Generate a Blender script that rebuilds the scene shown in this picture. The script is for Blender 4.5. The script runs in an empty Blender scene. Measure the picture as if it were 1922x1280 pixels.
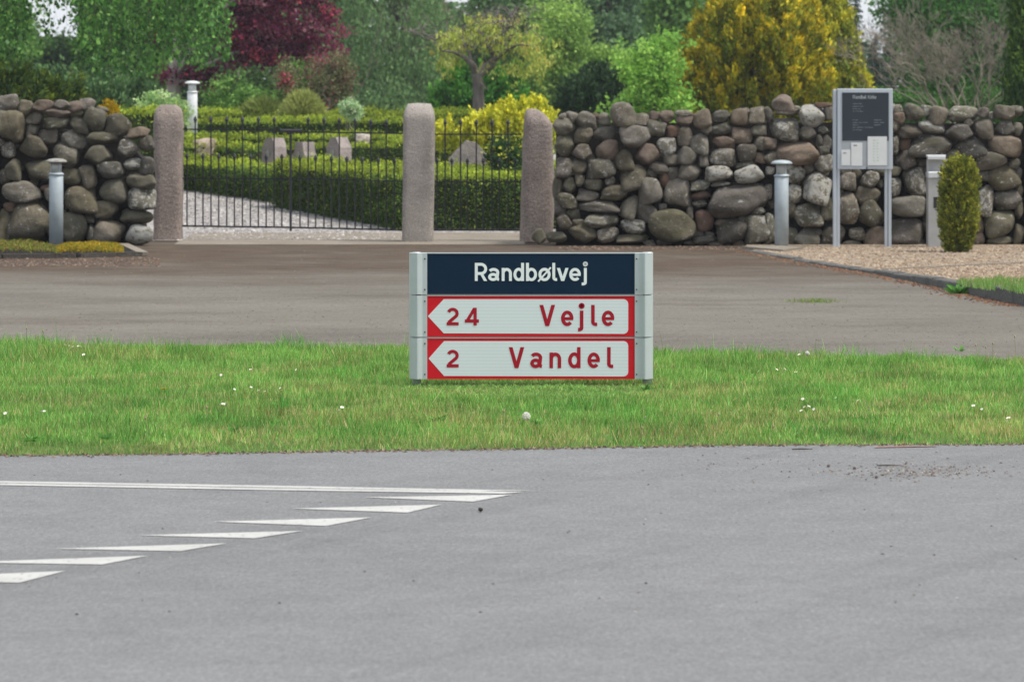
import bpy, math, random
import numpy as np
from mathutils import Vector, Matrix

random.seed(7)
rng = np.random.default_rng(7)
scene = bpy.context.scene
col = scene.collection
R = math.radians

# ------------------------------------------------------------------ camera
FPX, HOR, CX, EYE = 8000.0, 203.0, 961.0, 1.65      # focal length and horizon in photograph pixels
cam = bpy.data.cameras.new('camera')
cam_o = bpy.data.objects.new('camera', cam)
col.objects.link(cam_o)
cam_o.location = (0, 0, EYE)
cam_o.rotation_euler = (R(90), 0, 0)
cam.sensor_width = 36.0
cam.lens = 36.0 * FPX / 1922.0
cam.shift_y = -(640.0 - HOR) / 1922.0
cam.clip_start = 0.5
cam.clip_end = 2000
cam.dof.use_dof = True
cam.dof.focus_distance = 25.2
cam.dof.aperture_fstop = 8.5
scene.camera = cam_o

# ------------------------------------------------------------------ light
SUN = Vector((0.62, -0.22, 1.12)).normalized()
world = bpy.data.worlds.new('World')
scene.world = world
world.use_nodes = True
wn = world.node_tree
bg = wn.nodes['Background']
sky = wn.nodes.new('ShaderNodeTexSky')
sky.sky_type = 'NISHITA'
sky.sun_disc = False
sky.sun_elevation = math.asin(SUN.z)
sky.sun_rotation = math.atan2(SUN.x, SUN.y)
sky.air_density = 1.0
sky.dust_density = 2.0
sky.ozone_density = 1.0
# bright, mostly closed cloud cover over the whole dome, thinner in soft patches
tc = wn.nodes.new('ShaderNodeTexCoord')
cn = wn.nodes.new('ShaderNodeTexNoise')
cn.inputs['Scale'].default_value = 2.2
cn.inputs['Detail'].default_value = 6
wn.links.new(tc.outputs['Generated'], cn.inputs['Vector'])
cr = wn.nodes.new('ShaderNodeValToRGB')
cr.color_ramp.elements[0].position = 0.30; cr.color_ramp.elements[0].color = (0.6, 0.6, 0.6, 1)
cr.color_ramp.elements[1].position = 0.60; cr.color_ramp.elements[1].color = (0.95, 0.95, 0.95, 1)
wn.links.new(cn.outputs['Fac'], cr.inputs[0])
cm = wn.nodes.new('ShaderNodeMix'); cm.data_type = 'RGBA'
wn.links.new(cr.outputs[0], cm.inputs['Factor'])
wn.links.new(sky.outputs[0], cm.inputs[6])
cm.inputs[7].default_value = (4.5, 4.75, 5.15, 1)
wn.links.new(cm.outputs[2], bg.inputs[0])
bg.inputs[1].default_value = 0.10
sl = bpy.data.lights.new('sun', 'SUN')
sl.energy = 1.9
sl.angle = R(11)
sl.color = (1.0, 0.95, 0.87)
so = bpy.data.objects.new('sun', sl)
so.rotation_euler = SUN.to_track_quat('Z', 'Y').to_euler()
so.location = (10, -5, 20)
col.objects.link(so)
scene.view_settings.view_transform = 'Standard'
scene.view_settings.look = 'None'
scene.view_settings.exposure = 1.1
scene.view_settings.gamma = 1.0

# ------------------------------------------------------------------ coordinates
def W(px, py, Y):
    return Vector(((px - CX) * Y / FPX, Y, EYE - (py - HOR) * Y / FPX))
def G(px, py, z=0.0):
    Y = FPX * (EYE - z) / (py - HOR)
    return Vector(((px - CX) * Y / FPX, Y, z))
def ground_z(Y):
    return 0.0 if Y < 54 else (0.055 * (Y - 54) if Y < 75 else 1.155 + 0.004 * (Y - 75))

# ------------------------------------------------------------------ naming
def tag(o, label=None, cat=None, group=None, kind=None):
    if label: o['label'] = label
    if cat: o['category'] = cat
    if group: o['group'] = group
    if kind: o['kind'] = kind
    return o
def empty(name, loc, label=None, cat=None, group=None):
    o = bpy.data.objects.new(name, None)
    o.location = loc
    o.empty_display_size = 0.2
    col.objects.link(o)
    return tag(o, label, cat, group)
def link(name, me, parent=None):
    o = bpy.data.objects.new(name, me)
    col.objects.link(o)
    if parent is not None:
        o.parent = parent
        lv = Vector((0, 0, 0))
        p = parent
        while p is not None:
            lv += p.location
            p = p.parent
        o.location = -lv          # meshes are written in world coordinates
    return o

# ------------------------------------------------------------------ mesh helpers
class MB:
    def __init__(s):
        s.v = []; s.f = []
    def add(s, vs, fs):
        n = len(s.v)
        s.v += [tuple(v) for v in vs]
        s.f += [tuple(i + n for i in f) for f in fs]
        return s
    def box(s, x0, x1, y0, y1, z0, z1, b=0.0):
        if b <= 0:
            vs = [(x, y, z) for x in (x0, x1) for y in (y0, y1) for z in (z0, z1)]
            return s.add(vs, [(0, 1, 3, 2), (4, 6, 7, 5), (0, 4, 5, 1), (2, 3, 7, 6), (0, 2, 6, 4), (1, 5, 7, 3)])
        # chamfered box: bevel on the four vertical edges and the top
        def ring(i, z):
            return [(x0 + i, y0 + i + b, z), (x0 + i + b, y0 + i, z), (x1 - i - b, y0 + i, z), (x1 - i, y0 + i + b, z),
                    (x1 - i, y1 - i - b, z), (x1 - i - b, y1 - i, z), (x0 + i + b, y1 - i, z), (x0 + i, y1 - i - b, z)]
        vs = ring(0, z0) + ring(0, z1 - b) + ring(b, z1)
        fs = [tuple(range(7, -1, -1)), tuple(range(16, 24))]
        for k in range(2):
            for i in range(8):
                j = (i + 1) % 8
                fs.append((k * 8 + i, k * 8 + j, k * 8 + 8 + j, k * 8 + 8 + i))
        return s.add(vs, fs)
    def tube(s, pts, rad, n=6, cap=True):
        pts = [Vector(p) for p in pts]
        base = len(s.v)
        prev = None
        for i, p in enumerate(pts):
            d = (pts[min(i + 1, len(pts) - 1)] - pts[max(i - 1, 0)])
            if d.length < 1e-9: d = Vector((0, 0, 1))
            d.normalize()
            if prev is None:
                a = d.orthogonal().normalized()
            else:
                a = (prev - d * prev.dot(d))
                a = a.normalized() if a.length > 1e-6 else d.orthogonal().normalized()
            prev = a
            b = d.cross(a)
            r = rad[i] if hasattr(rad, '__len__') else rad
            for k in range(n):
                t = 2 * math.pi * k / n
                s.v.append(tuple(p + a * (r * math.cos(t)) + b * (r * math.sin(t))))
        for i in range(len(pts) - 1):
            for k in range(n):
                k2 = (k + 1) % n
                s.f.append((base + i * n + k, base + i * n + k2, base + (i + 1) * n + k2, base + (i + 1) * n + k))
        if cap:
            s.f.append(tuple(base + k for k in range(n - 1, -1, -1)))
            e = base + (len(pts) - 1) * n
            s.f.append(tuple(e + k for k in range(n)))
        return s
    def lathe(s, cx, cy, prof, n=24):
        base = len(s.v)
        for r, z in prof:
            for k in range(n):
                t = 2 * math.pi * k / n
                s.v.append((cx + r * math.cos(t), cy + r * math.sin(t), z))
        for i in range(len(prof) - 1):
            for k in range(n):
                k2 = (k + 1) % n
                s.f.append((base + i * n + k, base + i * n + k2, base + (i + 1) * n + k2, base + (i + 1) * n + k))
        s.f.append(tuple(base + k for k in range(n - 1, -1, -1)))
        e = base + (len(prof) - 1) * n
        s.f.append(tuple(e + k for k in range(n)))
        return s
    def prism(s, poly, y0, y1):
        """poly: (x, z) corners seen from the camera, pushed from y0 back to y1"""
        n = len(poly)
        vs = [(x, y0, z) for x, z in poly] + [(x, y1, z) for x, z in poly]
        fs = [tuple(range(n)), tuple(range(2 * n - 1, n - 1, -1))]
        for i in range(n):
            j = (i + 1) % n
            fs.append((j, i, n + i, n + j))
        return s.add(vs, fs)
    def build(s, name, mat, parent=None, smooth=False):
        me = bpy.data.meshes.new(name)
        me.from_pydata(s.v, [], s.f)
        me.materials.append(mat)
        if smooth:
            me.polygons.foreach_set('use_smooth', [True] * len(me.polygons))
        me.update()
        return link(name, me, parent)

def quads(name, co, mat, parent=None, colors=None, nv=4):
    """co: (n, nv, 3) array of separate faces; one colour for each face"""
    n = co.shape[0]
    me = bpy.data.meshes.new(name)
    me.vertices.add(n * nv)
    me.vertices.foreach_set('co', np.ascontiguousarray(co, dtype=np.float32).ravel())
    me.loops.add(n * nv)
    me.loops.foreach_set('vertex_index', np.arange(n * nv, dtype=np.int32))
    me.polygons.add(n)
    me.polygons.foreach_set('loop_start', np.arange(0, n * nv, nv, dtype=np.int32))
    if colors is not None:
        colors = colors * {'leaf': 1.85, 'leaf_gloss': 1.7, 'needle': 1.75, 'grass_blades': 1.55}.get(mat.name.split('.')[0], 0.85)
        ca = me.color_attributes.new('Col', 'FLOAT_COLOR', 'POINT')
        c4 = np.ones((n, nv, 4), np.float32)
        c4[:, :, :3] = colors[:, None, :] if colors.ndim == 2 else colors
        ca.data.foreach_set('color', c4.ravel())
    me.materials.append(mat)
    me.update(calc_edges=True)
    return link(name, me, parent)

def vnoise(x, y, scale, seed):
    g = np.random.default_rng(seed).random((64, 64))
    u = np.asarray(x) / scale + 100.0
    v = np.asarray(y) / scale + 100.0
    i = np.floor(u).astype(int); j = np.floor(v).astype(int)
    a = u - i; b = v - j
    a = a * a * (3 - 2 * a); b = b * b * (3 - 2 * b)
    i0, i1, j0, j1 = i % 64, (i + 1) % 64, j % 64, (j + 1) % 64
    return (g[i0, j0] * (1 - a) + g[i1, j0] * a) * (1 - b) + (g[i0, j1] * (1 - a) + g[i1, j1] * a) * b

def srgb(r, g, b):
    f = lambda c: (c / 255 / 12.92) if c <= 10 else ((c / 255 + 0.055) / 1.055) ** 2.4
    return np.array([f(r), f(g), f(b)])

# ------------------------------------------------------------------ materials
def new_mat(name):
    m = bpy.data.materials.new(name)
    m.use_nodes = True
    nt = m.node_tree
    return m, nt, nt.nodes['Principled BSDF']
def node(nt, t, **kw):
    n = nt.nodes.new(t)
    for k, v in kw.items():
        if k.startswith('_'): setattr(n, k[1:], v)
    return n
def noise(nt, vec, scale, detail=4, rough=0.6):
    n = nt.nodes.new('ShaderNodeTexNoise')
    n.inputs['Scale'].default_value = scale
    n.inputs['Detail'].default_value = detail
    n.inputs['Roughness'].default_value = rough
    if vec is not None: nt.links.new(vec, n.inputs['Vector'])
    return n.outputs['Fac']
def ramp(nt, fac, stops):
    r = nt.nodes.new('ShaderNodeValToRGB')
    e = r.color_ramp.elements
    while len(e) < len(stops): e.new(0.5)
    for el, (p, c) in zip(e, stops):
        el.position = p
        el.color = (c, c, c, 1) if isinstance(c, (int, float)) else (c[0], c[1], c[2], 1)
    nt.links.new(fac, r.inputs[0])
    return r.outputs[0]
def mix(nt, fac, a, b, mode='MIX'):
    m = nt.nodes.new('ShaderNodeMix')
    m.data_type = 'RGBA'
    m.blend_type = mode
    for sock, v in ((m.inputs['Factor'], fac), (m.inputs[6], a), (m.inputs[7], b)):
        if isinstance(v, (int, float)):
            sock.default_value = v if sock.type == 'VALUE' else (v, v, v, 1)
        elif isinstance(v, (tuple, list, np.ndarray)): sock.default_value = (v[0], v[1], v[2], 1)
        else: nt.links.new(v, sock)
    return m.outputs[2]
def bump(nt, bs, h, strength, dist=0.01):
    b = nt.nodes.new('ShaderNodeBump')
    b.inputs['Strength'].default_value = strength
    b.inputs['Distance'].default_value = dist
    nt.links.new(h, b.inputs['Height'])
    nt.links.new(b.outputs[0], bs.inputs['Normal'])
def gcoord(nt, scale=(1, 1, 1), obj=True):
    t = nt.nodes.new('ShaderNodeTexCoord')
    m = nt.nodes.new('ShaderNodeMapping')
    m.inputs['Scale'].default_value = scale
    nt.links.new(t.outputs['Object'], m.inputs[0])
    return m.outputs[0]

def leaf_mat(name, trans=0.3, rough=0.55, spec=0.3):
    m, nt, bs = new_mat(name)
    a = nt.nodes.new('ShaderNodeAttribute')
    a.attribute_name = 'Col'
    bs.inputs['Roughness'].default_value = rough
    bs.inputs['Specular IOR Level'].default_value = spec
    nt.links.new(a.outputs['Color'], bs.inputs['Base Color'])
    tr = nt.nodes.new('ShaderNodeBsdfTranslucent')
    nt.links.new(a.outputs['Color'], tr.inputs[0])
    mx = nt.nodes.new('ShaderNodeMixShader')
    mx.inputs[0].default_value = trans
    nt.links.new(bs.outputs[0], mx.inputs[1])
    nt.links.new(tr.outputs[0], mx.inputs[2])
    nt.links.new(mx.outputs[0], nt.nodes['Material Output'].inputs[0])
    return m

def plain(name, c, rough=0.5, metal=0.0, var=0.12, scale=6.0, bmp=0.0, bscale=40.0, spec=0.5):
    m, nt, bs = new_mat(name)
    v = gcoord(nt)
    f = noise(nt, v, scale, 5)
    c = np.array(c) * (0.85 if name not in ('road_paint', 'letter_white', 'daisy_white', 'daisy_yellow') else 1.0)
    nt.links.new(ramp(nt, f, [(0.3, tuple(c * (1 - var))), (0.7, tuple(np.minimum(c * (1 + var), 1)))]), bs.inputs['Base Color'])
    bs.inputs['Roughness'].default_value = rough
    bs.inputs['Metallic'].default_value = metal
    bs.inputs['Specular IOR Level'].default_value = spec
    if bmp > 0: bump(nt, bs, noise(nt, v, bscale, 4), bmp, 0.02)
    return m

M = {}
M['leaf'] = leaf_mat('leaf', 0.36, 0.65, 0.10)
M['leaf_gloss'] = leaf_mat('leaf_gloss', 0.32, 0.5, 0.2)
M['needle'] = leaf_mat('needle', 0.2, 0.65, 0.10)
M['grass'] = leaf_mat('grass_blades', 0.3, 0.5, 0.3)
M['petal'] = leaf_mat('petal', 0.2, 0.6, 0.2)

def bark_mat(name, c1, c2, sc=9):
    m, nt, bs = new_mat(name)
    v = gcoord(nt, (1, 1, 0.25))
    f = noise(nt, v, sc, 6, 0.7)
    nt.links.new(ramp(nt, f, [(0.3, c1), (0.7, c2)]), bs.inputs['Base Color'])
    bs.inputs['Roughness'].default_value = 0.85
    bump(nt, bs, f, 0.7, 0.03)
    return m
M['bark'] = bark_mat('bark', (0.045, 0.035, 0.028), (0.16, 0.135, 0.11))
M['bark_mid'] = bark_mat('bark_mid', (0.06, 0.05, 0.045), (0.22, 0.19, 0.17))
M['bark_grey'] = bark_mat('bark_grey', (0.12, 0.105, 0.095), (0.28, 0.25, 0.23))
M['bark_pale'] = bark_mat('bark_pale', (0.22, 0.19, 0.16), (0.42, 0.38, 0.33))
M['twig'] = bark_mat('twig', (0.15, 0.125, 0.095), (0.31, 0.27, 0.215), 4)

def asphalt(name, c_lo, c_hi, brown=None, streak=(0.6, 0.6, 1.0), stain=0.4, grain=(70, 11, 1), tracks=0.0):
    m, nt, bs = new_mat(name)
    v = gcoord(nt)
    vs = gcoord(nt, streak)
    fine = noise(nt, v, 75, 4, 0.75)
    big = noise(nt, vs, 0.9, 6, 0.62)
    mid = noise(nt, vs, 5.0, 5, 0.6)
    drag = noise(nt, gcoord(nt, grain), 1.0, 3, 0.7)      # wheel-dragged grain along the driving direction
    c = ramp(nt, big, [(0.28, c_lo), (0.72, c_hi)])
    c = mix(nt, 0.3, c, ramp(nt, mid, [(0.25, 0.62), (0.75, 1.3)]), 'MULTIPLY')
    c = mix(nt, 0.5, c, ramp(nt, drag, [(0.25, 0.72), (0.75, 1.28)]), 'MULTIPLY')
    c = mix(nt, 0.75, c, ramp(nt, fine, [(0.25, 0.45), (0.5, 1.0), (0.78, 1.7)]), 'MULTIPLY')
    # oil stains and worn darker patches
    c = mix(nt, ramp(nt, noise(nt, vs, 0.45, 7, 0.7), [(0.48, 0.0), (0.72, stain)]), c, tuple(np.array(c_lo) * 0.62))
    if tracks > 0:
        # faint rubber streaks left by turning vehicles
        t0 = nt.nodes.new('ShaderNodeTexCoord')
        mr = nt.nodes.new('ShaderNodeMapping'); mr.vector_type = 'TEXTURE'
        mr.inputs['Rotation'].default_value = (0, 0, R(-27))
        nt.links.new(t0.outputs['Object'], mr.inputs[0])
        ms = nt.nodes.new('ShaderNodeMapping'); ms.inputs['Scale'].default_value = (1.6, 0.10, 1)
        nt.links.new(mr.outputs[0], ms.inputs[0])
        c = mix(nt, tracks, c, ramp(nt, noise(nt, ms.outputs[0], 1.0, 5, 0.65), [(0.34, 0.62), (0.45, 0.96), (0.60, 1.0), (0.75, 1.10)]), 'MULTIPLY')
    # pale chips of aggregate
    vo = nt.nodes.new('ShaderNodeTexVoronoi')
    vo.inputs['Scale'].default_value = 38
    nt.links.new(v, vo.inputs['Vector'])
    chip = ramp(nt, vo.outputs['Distance'], [(0.0, 1.0), (0.10, 1.0), (0.16, 0.0)])
    sel = ramp(nt, vo.outputs['Color'], [(0.80, 0.0), (0.84, 1.0)])
    c = mix(nt, mix(nt, 1.0, chip, sel, 'MULTIPLY'), c, mix(nt, 0.7, c, (0.38, 0.36, 0.33)))
    if brown is not None:
        t = nt.nodes.new('ShaderNodeTexCoord')
        sp = nt.nodes.new('ShaderNodeSeparateXYZ')
        nt.links.new(t.outputs['Object'], sp.inputs[0])
        # old dirt washed against the wall and blown across the forecourt
        mp = nt.nodes.new('ShaderNodeMapRange')
        mp.inputs[1].default_value = 38.5; mp.inputs[2].default_value = 44.0
        nt.links.new(sp.outputs[1], mp.inputs[0])
        dn = noise(nt, vs, 0.8, 7, 0.66)
        ad = nt.nodes.new('ShaderNodeMath'); ad.operation = 'MULTIPLY_ADD'
        ad.inputs[1].default_value = 2.2; ad.inputs[2].default_value = -1.15
        nt.links.new(dn, ad.inputs[0])
        su = nt.nodes.new('ShaderNodeMath'); su.operation = 'ADD'; su.use_clamp = True
        nt.links.new(mp.outputs[0], su.inputs[0]); nt.links.new(ad.outputs[0], su.inputs[1])
        c = mix(nt, su.outputs[0], c, mix(nt, 0.8, ramp(nt, mid, [(0.3, brown[0]), (0.7, brown[1])]), ramp(nt, fine, [(0.25, 0.5), (0.5, 1.0), (0.78, 1.6)]), 'MULTIPLY'))
    nt.links.new(c, bs.inputs['Base Color'])
    bs.inputs['Roughness'].default_value = 0.85
    bs.inputs['Specular IOR Level'].default_value = 0.15
    bump(nt, bs, fine, 0.35, 0.01)
    return m
M['road'] = asphalt('road_asphalt', (0.160, 0.162, 0.164), (0.194, 0.195, 0.196), None, (0.6, 0.6, 1.0), 0.22, (70, 11, 1), 0.34)
M['forecourt'] = asphalt('forecourt_asphalt', (0.105, 0.095, 0.078), (0.185, 0.170, 0.143),
                         ((0.048, 0.033, 0.022), (0.105, 0.077, 0.053)), (0.45, 0.7, 1.0), 0.5, (34, 3.2, 1))
def paint_mat():
    m, nt, bs = new_mat('road_paint')
    v = gcoord(nt)
    c = ramp(nt, noise(nt, v, 3.0, 6, 0.7), [(0.3, (0.36, 0.355, 0.335)), (0.7, (0.47, 0.465, 0.44))])
    # tyre-worn chips where the asphalt shows through
    c = mix(nt, ramp(nt, noise(nt, gcoord(nt, (1, .35, 1)), 38, 5, 0.75), [(0.56, 0.0), (0.66, 0.8)]), c, (0.20, 0.20, 0.20))
    nt.links.new(c, bs.inputs['Base Color'])
    bs.inputs['Roughness'].default_value = 0.7
    return m
M['paint'] = paint_mat()

def soil(name, a, b, sc=3.0, fine=60.0):
    m, nt, bs = new_mat(name)
    v = gcoord(nt)
    f = noise(nt, v, sc, 6, 0.65)
    c = ramp(nt, f, [(0.3, a), (0.7, b)])
    c = mix(nt, 0.8, c, ramp(nt, noise(nt, v, fine, 3), [(0.25, 0.5), (0.75, 1.5)]), 'MULTIPLY')
    nt.links.new(c, bs.inputs['Base Color'])
    bs.inputs['Roughness'].default_value = 0.9
    bs.inputs['Specular IOR Level'].default_value = 0.2
    bump(nt, bs, noise(nt, v, fine, 4), 0.6, 0.02)
    return m
M['ground'] = soil('ground_turf', (0.035, 0.06, 0.015), (0.07, 0.11, 0.03))
M['verge'] = soil('verge_turf', (0.06, 0.10, 0.02), (0.10, 0.16, 0.035), 2.0)
M['earth'] = soil('dark_earth', (0.010, 0.009, 0.008), (0.024, 0.021, 0.018))
M['sand'] = soil('sandy_slab', (0.19, 0.165, 0.13), (0.28, 0.245, 0.20), 1.6, 90)

def gravel(name, a, b, c, sc):
    m, nt, bs = new_mat(name)
    v = gcoord(nt)
    vo = nt.nodes.new('ShaderNodeTexVoronoi')
    vo.inputs['Scale'].default_value = sc
    nt.links.new(v, vo.inputs['Vector'])
    sp = nt.nodes.new('ShaderNodeSeparateColor')
    nt.links.new(vo.outputs['Color'], sp.inputs[0])
    cc = ramp(nt, sp.outputs[0], [(0.15, a), (0.5, b), (0.9, c)])
    cc = mix(nt, 0.8, cc, ramp(nt, noise(nt, v, 1.2, 4), [(0.3, 0.65), (0.7, 0.95)]), 'MULTIPLY')
    nt.links.new(cc, bs.inputs['Base Color'])
    bs.inputs['Roughness'].default_value = 0.85
    inv = ramp(nt, vo.outputs['Distance'], [(0.0, 1.0), (0.6, 0.0)])
    bump(nt, bs, inv, 0.9, 0.03)
    return m
M['gravel_grey'] = gravel('gravel_grey', (0.22, 0.20, 0.19), (0.38, 0.355, 0.34), (0.55, 0.52, 0.50), 24)
M['gravel_pink'] = gravel('gravel_pink', (0.19, 0.14, 0.095), (0.33, 0.255, 0.175), (0.45, 0.37, 0.265), 26)

def stone_mat(name):
    """colour and lichen cover come from the object's own colour (alpha = lichen)"""
    m, nt, bs = new_mat(name)
    oi = nt.nodes.new('ShaderNodeObjectInfo')
    t = nt.nodes.new('ShaderNodeTexCoord')
    ad = nt.nodes.new('ShaderNodeVectorMath'); ad.operation = 'ADD'
    sc = nt.nodes.new('ShaderNodeMath'); sc.operation = 'MULTIPLY'; sc.inputs[1].default_value = 37.0
    nt.links.new(oi.outputs['Random'], sc.inputs[0])
    nt.links.new(t.outputs['Object'], ad.inputs[0]); nt.links.new(sc.outputs[0], ad.inputs[1])
    v = ad.outputs[0]
    f1 = noise(nt, v, 1.6, 6, 0.65)
    f2 = noise(nt, v, 14, 4, 0.7)
    c = mix(nt, 0.8, oi.outputs['Color'], ramp(nt, f1, [(0.25, 0.55), (0.75, 1.35)]), 'MULTIPLY')
    c = mix(nt, 0.8, c, ramp(nt, f2, [(0.25, 0.45), (0.5, 0.95), (0.78, 1.6)]), 'MULTIPLY')
    # brown-green algae film in patches
    c = mix(nt, ramp(nt, noise(nt, v, 1.1, 5, 0.6), [(0.48, 0.0), (0.66, 0.55)]), c, (0.055, 0.052, 0.022))
    # lichen: blotches whose cover is the alpha of the object colour
    lf = noise(nt, v, 2.6, 5, 0.68)
    lf2 = noise(nt, v, 9.0, 3, 0.6)
    s1 = nt.nodes.new('ShaderNodeMath'); s1.operation = 'MULTIPLY_ADD'; s1.inputs[1].default_value = 0.42
    nt.links.new(lf2, s1.inputs[0]); nt.links.new(lf, s1.inputs[2])
    s2 = nt.nodes.new('ShaderNodeMath'); s2.operation = 'MULTIPLY_ADD'; s2.inputs[1].default_value = 0.42; s2.inputs[2].default_value = -0.93
    nt.links.new(oi.outputs['Alpha'], s2.inputs[0])
    s3 = nt.nodes.new('ShaderNodeMath'); s3.operation = 'ADD'
    nt.links.new(s1.outputs[0], s3.inputs[0]); nt.links.new(s2.outputs[0], s3.inputs[1])
    lic = ramp(nt, s3.outputs[0], [(0.0, 0.0), (0.05, 0.8)])
    c = mix(nt, lic, c, mix(nt, f2, (0.30, 0.30, 0.27), (0.52, 0.51, 0.47)))
    nt.links.new(c, bs.inputs['Base Color'])
    bs.inputs['Roughness'].default_value = 0.85
    bs.inputs['Specular IOR Level'].default_value = 0.25
    hb = mix(nt, 0.3, mix(nt, 0.5, f1, noise(nt, v, 4.5, 5, 0.65)), f2)
    bump(nt, bs, hb, 0.55, 0.12)
    return m
M['stone'] = stone_mat('field_stone')

def granite(name, a, b, sc=60, bs_k=0.8):
    m, nt, bs = new_mat(name)
    v = gcoord(nt)
    f = noise(nt, v, sc, 4, 0.75)
    g = noise(nt, v, 2.2, 6, 0.65)
    c = ramp(nt, f, [(0.34, tuple(np.array(a) * .75)), (0.5, tuple((np.array(a) + np.array(b)) / 2)), (0.66, tuple(np.array(b) * 1.2))])
    c = mix(nt, 0.8, c, ramp(nt, g, [(0.3, 0.52), (0.7, 1.02)]), 'MULTIPLY')
    c = mix(nt, ramp(nt, noise(nt, v, 3.4, 5), [(0.56, 0.0), (0.7, 0.45)]), c, (0.11, 0.105, 0.085))
    nt.links.new(c, bs.inputs['Base Color'])
    bs.inputs['Roughness'].default_value = 0.85
    bs.inputs['Specular IOR Level'].default_value = 0.3
    bump(nt, bs, noise(nt, v, 26, 5, 0.7), bs_k, 0.03)
    return m
M['granite_pink'] = granite('granite_pink', (0.235, 0.19, 0.165), (0.385, 0.32, 0.28))
M['granite_grey'] = granite('granite_grey', (0.265, 0.235, 0.208), (0.39, 0.352, 0.315), 70, 0.4)
M['granite_light'] = granite('granite_light', (0.30, 0.255, 0.235), (0.44, 0.38, 0.355), 70)
M['boulder_pale'] = granite('boulder_pale', (0.40, 0.31, 0.24), (0.58, 0.47, 0.38), 40)
M['kerb'] = granite('kerb_granite', (0.10, 0.098, 0.092), (0.19, 0.185, 0.17), 50)
M['kerb_dark'] = granite('kerb_dark', (0.05, 0.043, 0.036), (0.10, 0.088, 0.075), 50)

M['alu'] = plain('aluminium', (0.56, 0.61, 0.62), 0.42, 0.25, 0.05, 5)
M['alu_bright'] = plain('aluminium_bright', (0.62, 0.66, 0.66), 0.36, 0.65, 0.04, 5)
M['galv'] = plain('galvanised', (0.58, 0.62, 0.63), 0.5, 0.2, 0.15, 12)
M['screw'] = plain('screw', (0.06, 0.06, 0.06), 0.5, 0.5)
M['film_navy'] = plain('film_navy', (0.0035, 0.020, 0.048), 0.55, 0, 0.06, 3, spec=0.12)
M['film_red'] = plain('film_red', (0.68, 0.012, 0.022), 0.55, 0, 0.05, 3, spec=0.15)
M['letter_red'] = plain('letter_red', (0.42, 0.010, 0.026), 0.55, 0, 0.05, 3, spec=0.15)
def film_white():
    m, nt, bs = new_mat('film_white')
    v = gcoord(nt)
    w = nt.nodes.new('ShaderNodeTexWave')
    w.bands_direction = 'Z'; w.inputs['Scale'].default_value = 16
    w.inputs['Distortion'].default_value = 0.3
    nt.links.new(v, w.inputs['Vector'])
    c = mix(nt, ramp(nt, noise(nt, v, 3, 5), [(0.4, 0.0), (0.8, 0.25)]), (0.68, 0.735, 0.75), (0.62, 0.66, 0.66))
    c = mix(nt, 0.08, c, w.outputs['Color'], 'MULTIPLY')
    nt.links.new(c, bs.inputs['Base Color'])
    bs.inputs['Roughness'].default_value = 0.45
    return m
M['film_white'] = film_white()
M['letter_white'] = plain('letter_white', (0.76, 0.79, 0.79), 0.5, 0, 0.03, 3)
M['lamp_body'] = plain('lamp_body', (0.40, 0.46, 0.49), 0.5, 0.1, 0.10, 10)
M['lamp_white'] = plain('lamp_white', (0.72, 0.74, 0.74), 0.5, 0, 0.05, 10)
M['lamp_cap'] = plain('lamp_cap', (0.40, 0.46, 0.48), 0.5, 0.1, 0.1, 10)
M['lamp_cap_lichen'] = plain('lamp_cap_lichen', (0.30, 0.29, 0.26), 0.8, 0, 0.35, 20, 0.4, 60)
M['lamp_lens'] = plain('lamp_lens', (0.42, 0.43, 0.40), 0.25, 0, 0.1, 10)
M['iron'] = plain('black_iron', (0.012, 0.014, 0.018), 0.5, 0.2, 0.3, 10)
M['iron_grey'] = plain('grey_iron', (0.035, 0.036, 0.045), 0.5, 0.3, 0.2, 10)
M['board_frame'] = plain('board_frame', (0.52, 0.57, 0.62), 0.4, 0.35, 0.05, 6)
M['board_dark'] = plain('board_dark', (0.012, 0.022, 0.034), 0.35, 0, 0.1, 3)
M['board_grey'] = plain('board_grey', (0.36, 0.40, 0.42), 0.5, 0, 0.05, 3)
M['paper'] = plain('paper', (0.70, 0.72, 0.72), 0.7, 0, 0.04, 8)
M['print_pale'] = plain('print_pale', (0.45, 0.50, 0.52), 0.7)
M['print_grey'] = plain('print_grey', (0.20, 0.24, 0.26), 0.7)
M['print_dark'] = plain('print_dark', (0.25, 0.27, 0.28), 0.7)
M['print_green'] = plain('print_green', (0.42, 0.62, 0.42), 0.7)
M['bin_steel'] = plain('bin_steel', (0.46, 0.46, 0.45), 0.45, 0.4, 0.08, 8)
M['bin_lid'] = plain('bin_lid', (0.66, 0.68, 0.68), 0.4, 0.3, 0.06, 8)
M['bin_dark'] = plain('bin_dark', (0.02, 0.02, 0.02), 0.6)

# ================================================================== GROUND
def struct(o):
    o['kind'] = 'structure'
    return o
def sheet(name, pts, z, mat):
    me = bpy.data.meshes.new(name)
    me.from_pydata([(p[0], p[1], z) for p in pts], [], [tuple(range(len(pts)))])
    me.materials.append(mat)
    me.update()
    return struct(link(name, me))
def grid(name, xs, ys, zf, mat):
    v = [(x, y, zf(x, y)) for y in ys for x in xs]
    n = len(xs)
    f = [(j * n + i, j * n + i + 1, (j + 1) * n + i + 1, (j + 1) * n + i) for j in range(len(ys) - 1) for i in range(n - 1)]
    me = bpy.data.meshes.new(name)
    me.from_pydata(v, [], f)
    me.materials.append(mat)
    me.polygons.foreach_set('use_smooth', [True] * len(f))
    me.update()
    return struct(link(name, me))

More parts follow.
